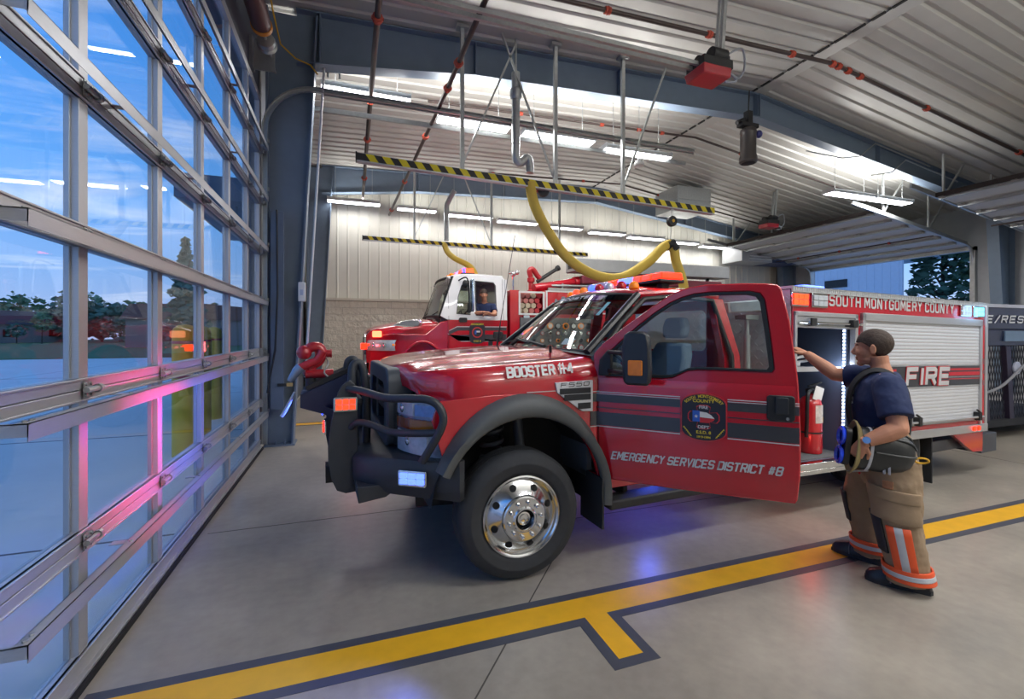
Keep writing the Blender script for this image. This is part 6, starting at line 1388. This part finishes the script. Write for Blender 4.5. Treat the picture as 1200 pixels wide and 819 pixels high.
# ---------------- the firefighter standing at the open compartment; x forward, y to his left, z up
ff = thing('person', 'firefighter in navy t-shirt and tan turnout trousers holding a black helmet, reaching into the truck', 'person', (3.429, 2.095, 0), R(121.4 - 7))
def W(a, bb_, z):  # forward, away from the camera (his right), up
    v_ = Matrix.Rotation(R(7), 3, 'Z') @ V((a, -bb_, z)); return v_
HM = aim(W(.080, .03, 1.548), W(1, .10, -.06), (0, 0, 1))
b = MB()
head_shapes(b, HM)
b.tube([W(.05, .02, 1.49), W(.04, .02, 1.43), W(.02, .01, 1.36), W(.02, 0, 1.30)], [.058, .055, .061, .10], 18)
b.rings([[c + V((0, 0, 0)) for c in [W(cx + ra*math.cos(t_), cy + rb*math.sin(t_), z) for t_ in [2*PI*k/24 for k in range(24)]]] for cx, cy, ra, rb, z in ((.02, .0, .06, .10, 1.37), (.035, .0, .10, .18, 1.32), (.05, 0, .125, .19, 1.2), (.05, 0, .125, .17, 1.05), (.045, 0, .115, .165, .92), (.02, .02, .12, .17, .82), (.02, .02, .09, .14, .74))])
SL, EL, WL = W(-.005, -.185, 1.305), W(-.055, -.30, 1.055), W(.125, -.365, .955)
SR, ER, WR = W(.07, .185, 1.325), W(.31, .24, 1.335), W(.50, .29, 1.485)
b.tube([W(.02, -.12, 1.32), SL, (SL+EL)/2, EL], [.07, .068, .060, .052], 16); b.tube([EL, EL*.68+WL*.32, WL*.9+EL*.1, WL], [.052, .054, .036, .031], 16); b.ball(EL, .052, 14)
b.tube([W(.04, .12, 1.32), SR, (SR+ER)/2, ER], [.07, .066, .056, .049], 16); b.tube([ER, ER*.68+WR*.32, WR*.9+ER*.1, WR], [.049, .051, .035, .030], 16); b.ball(ER, .049, 14)
hand_shapes(b, aim(WL, W(.30, .10, -.75), W(.2, -1, .1)), 1, 52, .05, .4)
hand_shapes(b, aim(WR, W(.8, .25, .42), W(-.3, -.1, 1)), 1, 22, .12, .2)
# legs inside the trousers
for s, hp, kn, an in ((-1, W(-.02, -.09, .84), W(-.03, -.13, .46), W(-.12, -.10, .12)), (1, W(.03, .10, .84), W(.15, .16, .47), W(.09, .205, .12))): b.tube([hp, kn, an], [.085, .06, .045], 12)
body = b.build('body', SKINM, ff); remesh(body, .0042, 4, .45)
eyes(ff, HM); hair(ff, HM)
# t-shirt
b = MB()
b.rings([[W(cx + ra*math.cos(t_), cy + rb*math.sin(t_), z) for t_ in [2*PI*k/28 for k in range(28)]] for cx, cy, ra, rb, z in ((.025, .005, .075, .09, 1.385), (.03, .0, .10, .15, 1.365), (.04, .0, .125, .20, 1.32), (.055, 0, .145, .215, 1.2), (.055, 0, .145, .195, 1.08), (.05, 0, .142, .19, .96), (.04, 0, .14, .19, .86))])
b.tube([W(.02, -.10, 1.31), SL, SL*.55+EL*.45, SL*.26+EL*.74], [.085, .090, .094, .092], 18)
b.tube([W(.04, .10, 1.31), SR, SR*.55+ER*.45, SR*.28+ER*.72], [.085, .086, .088, .084], 18)
ts = b.build('t_shirt', NAVY, ff); remesh(ts, .008, 3, .5)
d_ = ts.modifiers.new('folds', 'DISPLACE'); tx = bpy.data.textures.new('shirt folds', 'CLOUDS'); tx.noise_scale = .07; d_.texture = tx; d_.strength = .012; d_.mid_level = .5
# chest print
b = MB(); Mx = aim(W(.195, -.085, 1.19), W(.55, -.8, 0), (0, 0, 1)); b.X = Mx
b.frame2([(.026*math.cos(t_), .026*math.sin(t_)) for t_ in [2*PI*k/18 for k in range(18)]], [(.015*math.cos(t_), .015*math.sin(t_)) for t_ in [2*PI*k/18 for k in range(18)]], lambda p, q, k: (k, p, q), -.02, .004)
b.prism([(-.012, .04), (.012, .04), (.006, .075), (-.010, .07)], lambda p, q, k: (k, p, q), -.02, .004); b.build('chest_print', mat('shirt print grey', '#8f97a6', .7), ff)
# suspenders
for s in (-1, 1):
    b = MB(); P = spline([W(.155, s*.10, .93), W(.205, s*.10, 1.10), W(.185, s*.10, 1.28), W(.10, s*.105, 1.385), W(.0, s*.10, 1.385), W(-.085, s*.08, 1.28), W(-.112, s*.04, 1.1), W(-.10, s*.03, .93)], 6)
    rr = []
    for i, p in enumerate(P):
        d = (P[min(i+1, len(P)-1)] - P[max(i-1, 0)]).normalized(); cen = W(.045, 0, min(p.z, 1.25)); n_ = (p-cen); n_ = (n_ - d*n_.dot(d)).normalized(); sd = d.cross(n_)
        rr.append([p + sd*.021 - n_*.004, p - sd*.021 - n_*.004, p - sd*.021 + n_*.010, p + sd*.021 + n_*.010])
    b.rings(rr); b.build('suspender', STRAP, ff)
# trousers
KNL, ANL = W(-.045, -.125, .47), W(-.105, -.105, .10); KNR, ANR = W(.135, .165, .47), W(.085, .205, .12)
b = MB()
b.rings([[W(cx + ra*math.cos(t_), cy + rb*math.sin(t_), z) for t_ in [2*PI*k/28 for k in range(28)]] for cx, cy, ra, rb, z in ((.035, .0, .150, .195, .99), (.03, 0, .160, .21, .90), (.01, .01, .168, .215, .80), (.005, .02, .16, .205, .70), (.01, .02, .12, .16, .62))])
b.tube([W(-.02, -.09, .80), W(-.035, -.11, .66), KNL, KNL*.5+ANL*.5, ANL*.85+KNL*.15, ANL + V((0, 0, -.045))], [.15, .145, .128, .118, .115, .120], 22)
b.tube([W(.04, .10, .80), W(.09, .13, .66), KNR, KNR*.5+ANR*.5, ANR*.85+KNR*.15, ANR + V((0, 0, -.055))], [.145, .14, .122, .112, .108, .114], 22)
tr = b.build('trousers', TAN, ff); remesh(tr, .0085, 4, .5)
d_ = tr.modifiers.new('folds', 'DISPLACE'); tx = bpy.data.textures.new('folds', 'CLOUDS'); tx.noise_scale = .09; d_.texture = tx; d_.strength = .02; d_.mid_level = .5
def legband(name, m, kn, an, t0, t1, r0, r1, a0, a1, grow=.006, n_=14):
    """a patch wrapped on a lower leg: t along knee-ankle, a angle (0 forward, 90 to his left)"""
    b = MB(); rows = []
    for i in range(7):
        t_ = t0 + (t1-t0)*i/6; c = kn + (an-kn)*t_; r_ = r0 + (r1-r0)*i/6 + grow
        rows.append([c + (W(1, 0, 0)*math.cos(R(a)) + W(0, -1, 0)*math.sin(R(a)))*r_ for a in [a0 + (a1-a0)*k/n_ for k in range(n_+1)]])
    b.rings(rows, False, False); o = b.build(name, m, ff, ang=60); s = o.modifiers.new('t', 'SOLIDIFY'); s.thickness = .012; s.offset = 0; return o
for a, c, m in ((62, 80, ORANGE), (80, 98, SIL), (98, 116, ORANGE)): legband('side_stripe', m, KNL, ANL, .12, .86, .126, .118, a, c)
for kn, an, cf in ((KNL, ANL, 1), (KNR, ANR, 1)):
    legband('cuff_stripe', ORANGE, kn, an, .84, .91, .117, .119, 0, 358, .008, 30); legband('cuff_stripe', SIL, kn, an, .91, .99, .118, .120, 0, 358, .009, 30); legband('cuff_stripe', ORANGE, kn, an, .99, 1.06, .119, .121, 0, 358, .008, 30)
legband('knee_patch', KNEE, KNL, ANL, -.02, .62, .128, .12, -10, 52); legband('knee_patch', KNEE, KNR, ANR, -.1, .5, .122, .115, -30, 40)
# cargo pocket with flap and badge, letters
def thigh(name, m, z0, z1, a0, a1, r_, grow, thick=.02, lean=0.):
    b = MB(); rows = []
    for i in range(6):
        z = z0 + (z1-z0)*i/5; c = W(-.035 - .01*(z < .55), -.105, z)
        rows.append([c + V((0, 0, lean*k/12)) + (W(1, 0, 0)*math.cos(R(a)) + W(0, -1, 0)*math.sin(R(a)))*(r_+grow) for k, a in enumerate([a0 + (a1-a0)*k/12 for k in range(13)])])
    b.rings(rows, False, False); o = b.build(name, m, ff, ang=60); s = o.modifiers.new('t', 'SOLIDIFY'); s.thickness = thick; s.offset = 0; s2 = o.modifiers.new('b', 'BEVEL'); s2.width = .006; s2.segments = 2; return o
pk = thigh('cargo_pocket', TAN, .47, .64, 34, 140, .138, .010, .03, -.03); thigh('pocket_flap', TAN, .60, .675, 32, 142, .142, .018, .016, -.03)
thigh('pocket_badge', mat('badge brown orange', '#9a6a4a', .6, 0, .4, 40), .665, .715, 68, 88, .15, .014, .008)
for a in (72, 80): thigh('trouser_letter', mat('pale lettering', '#aeb3be', .6), .76, .81, a, a+4, .172, .012, .008)
thigh('red_light_patch', mat('trouser red light', '#b4242c', .7, 0, .12), .70, .90, -28, 14, .165, .02, .012)  # red light on the trousers, put in as a coloured patch
# boots
BOOT = mat('black boot rubber', '#1b1d26', .4, 0, .08)
def boot(heel, toe, an):
    h, t_ = V(heel), V(toe); d = (t_-h).normalized(); sd = V((-d.y, d.x, 0)); L_ = (t_-h).length
    def ring(k, hw, z0, z1): 
        c = h + d*L_*k; return [c + sd*hw*x + V((0, 0, z)) for x, z in ((-1, z0), (1, z0), (1.02, z0+.022), (.92, z0+(z1-z0)*.6), (.5, z1), (-.5, z1), (-.92, z0+(z1-z0)*.6), (-1.02, z0+.022))]
    b = MB(); b.rings([ring(0, .032, .004, .09), ring(.04, .046, .001, .13), ring(.2, .050, .001, .15), ring(.42, .046, .001, .14), ring(.6, .052, .001, .105), ring(.8, .055, .001, .085), ring(.93, .045, .001, .07), ring(1.0, .022, .006, .045)])
    c = h + d*L_*.22; b.tube([c + V((0, 0, .1)), V(an) + V((0, 0, .10))], [.052, .06], 14); o = b.build('boot', BOOT, ff, bev=.008, ang=50)
    b = MB(); b.rings([[(h + d*L_*k) + sd*hw*x + V((0, 0, z)) for x, z in ((-1, 0), (1, 0), (1, .024), (-1, .024))] for k, hw in ((-.02, .03), (.03, .052), (.3, .054), (.6, .058), (.85, .056), (1.01, .024))]); b.build('sole', RUBBER, o)
    b = MB(); P = [h + d*L_*.62 + sd*x + V((0, 0, z)) for x, z in ((-.058, .025), (-.056, .07), (-.03, .105), (0, .112), (.03, .105), (.056, .07), (.058, .025))]; b.tube(P, .004, 6); b.build('toe_seam', mat('boot seam', '#5d6376', .4), o)
boot(W(-.215, -.075, 0), W(.115, -.105, 0), ANL); boot(W(.02, .195, 0), W(.325, .255, 0), ANR)
# watch
b = MB(); d = (WL-EL).normalized(); c = WL - d*.035; _, s_, u_ = frame(d); b.tube([c - d*.011, c + d*.011], .037, 18); wt = b.build('watch_strap', STRAP, ff)
b = MB(); q = W(.1, -1, .25).normalized(); b.cyl(c + q*.030, c + q*.046, .021, n=18); b.build('watch_face', mat('watch blue', '#6f8fb5', .15, .3), wt)
# ---------------- helmet held under his near arm
Mh = aim(Matrix.Rotation(R(114.4), 4, 'Z') @ W(.05, -.245, .895) + V(ff.location), Matrix.Rotation(R(114.4), 3, 'Z') @ W(1, -.38, .12), (0, 0, 1))
hm = thing('fire_helmet', 'black fire helmet with tan rim and blue goggles, held under an arm', 'helmet', Mh.translation); hm.rotation_euler = Mh.to_euler()
sq = lambda b: b
def hl_(b, prof, n_=40, sy=.62): b.rings([[(x, r_*math.cos(2*PI*k/n_)*sy, r_*math.sin(2*PI*k/n_)) for k in range(n_)] for r_, x in prof], True, False)
b = MB(); hl_(b, [(.004, -.195), (.05, -.19), (.09, -.17), (.118, -.13), (.132, -.07), (.136, .0), (.138, .08), (.140, .13), (.134, .13), (.130, .0), (.11, -.12), (.004, -.17)]); b.build('shell', mat('helmet black', '#25282a', .4, 0, .15, 8), hm, ang=60)
b = MB(); hl_(b, [(.138, .11), (.172, .135), (.176, .142), (.17, .147), (.139, .128)]); b.build('brim', mat('helmet tan rim', '#8d7f55', .5, 0, .15), hm)
b = MB(); hl_(b, [(.139, .05), (.1425, .052), (.1425, .066), (.139, .068)]); b.build('trim_band', SIL, hm)
for a in range(0, 180, 45):
    b = MB(); b.tube([((-.19 + .27*t_), .62*math.cos(R(a))*r_, math.sin(R(a))*r_) for t_, r_ in ((.0, .06), (.1, .105), (.25, .128), (.5, .137), (.85, .142))], .007, 6); b.build('ridge', mat('helmet ridge', '#303436', .4), hm)
b = MB(); b.tube([(-.02, -.1, -.155), (.08, -.06, -.165), (.14, .0, -.165)], .008, 8); b.tube([(-.19, -.02, -.04), (-.1, -.09, -.13), (-.02, -.1, -.155)], .008, 8); b.build('edge_beading', SIL, hm)
b = MB(); b.tube([(-.2 + .035*math.cos(a)-.035, 0.02*math.sin(a), -.02 + .02*math.sin(a)) for a in [2*PI*k/16 for k in range(16)]], .006, 6, True); b.build('hang_ring', YEL, hm)
b = MB(); b.box((-.12, -.02, -.02), (.12, .02, .02)); b.X = Matrix.Translation((.165, 0, 0)); b.prism(rrect(-.06, -.12, .06, .12, .03), lambda p, q, k: (k, p, q), .0, .03); b.build('goggle_frame', BLACK, hm)
for z in (-.062, .062):
    b = MB(); b.tube([(.205, .048*math.cos(a), z + .05*math.sin(a)) for a in [2*PI*k/24 for k in range(24)]], .013, 8, True); b.build('goggle_ring', mat('blue goggle', '#2a4cf0', .2, 0, .05, coat=.5), hm)
# ---------------- the driver leaning on the window sill of the far truck
dv = thing('person', 'driver in navy shirt with forearm on the window sill of the white cab', 'person', (2.86, 9.98, 0), R(-115))
HM2 = aim((.10, 0, 2.50), (1, .25, -.18), (0, 0, 1))
b = MB(); head_shapes(b, HM2); b.tube([(.06, 0, 2.44), (.02, 0, 2.36), (.0, 0, 2.28)], [.058, .06, .09], 14)
b.rings([[(ra*math.cos(t_) - .02, rb*math.sin(t_), z) for t_ in [2*PI*k/20 for k in range(20)]] for ra, rb, z in ((.07, .10, 2.33), (.11, .2, 2.26), (.12, .2, 2.1), (.12, .18, 1.8), (.13, .18, 1.5), (.10, .15, 1.42))])
S2, E2, W2 = V((.0, -.2, 2.24)), V((.22, -.20, 2.08)), V((.27, .05, 2.10))
b.tube([V((0, -.1, 2.26)), S2, (S2+E2)/2, E2], [.06, .06, .052, .046], 14); b.tube([E2, E2*.6+W2*.4, W2], [.046, .046, .03], 14); b.ball(E2, .046, 12); hand_shapes(b, aim(W2, (.05, 1, .02), (0, 0, 1)), 1, 25, .1, .3)
S3 = V((.0, .2, 2.24)); E3 = V((.14, .26, 2.06)); W3 = V((.24, .12, 2.06)); b.tube([V((0, .1, 2.26)), S3, (S3+E3)/2, E3], [.06, .06, .05, .045], 14); b.tube([E3, W3], [.045, .03], 12); hand_shapes(b, aim(W3, (.3, -1, .0), (0, 0, 1)), -1, 40, .1, .3)
o = b.build('body', SKINM, dv); remesh(o, .006, 3, .4); eyes(dv, HM2); hair(dv, HM2)
b = MB(); b.rings([[(ra*math.cos(t_) - .02, rb*math.sin(t_), z) for t_ in [2*PI*k/20 for k in range(20)]] for ra, rb, z in ((.08, .10, 2.325), (.125, .215, 2.265), (.14, .22, 2.1), (.14, .2, 1.8), (.15, .2, 1.45))])
b.tube([V((0, -.1, 2.25)), S2, S2*.4+E2*.6], [.075, .078, .074], 16); b.tube([V((0, .1, 2.25)), S3, S3*.4+E3*.6], [.075, .078, .074], 16); o = b.build('t_shirt', NAVY, dv); remesh(o, .01, 3, .5)
b = MB(); b.rings([[(x, -y*.5 + .0, z) for x, z in ((-.15, 1.36), (.15, 1.36), (.15, 1.48), (-.15, 1.48))] for y in (-.4, .4)]); b.build('trousers', STRAP, dv)
b = MB(); c = W2 + (E2-W2)*.18; d = (W2-E2).normalized(); b.tube([c-d*.012, c+d*.012], .034, 14); b.build('watch_strap', STRAP, dv)
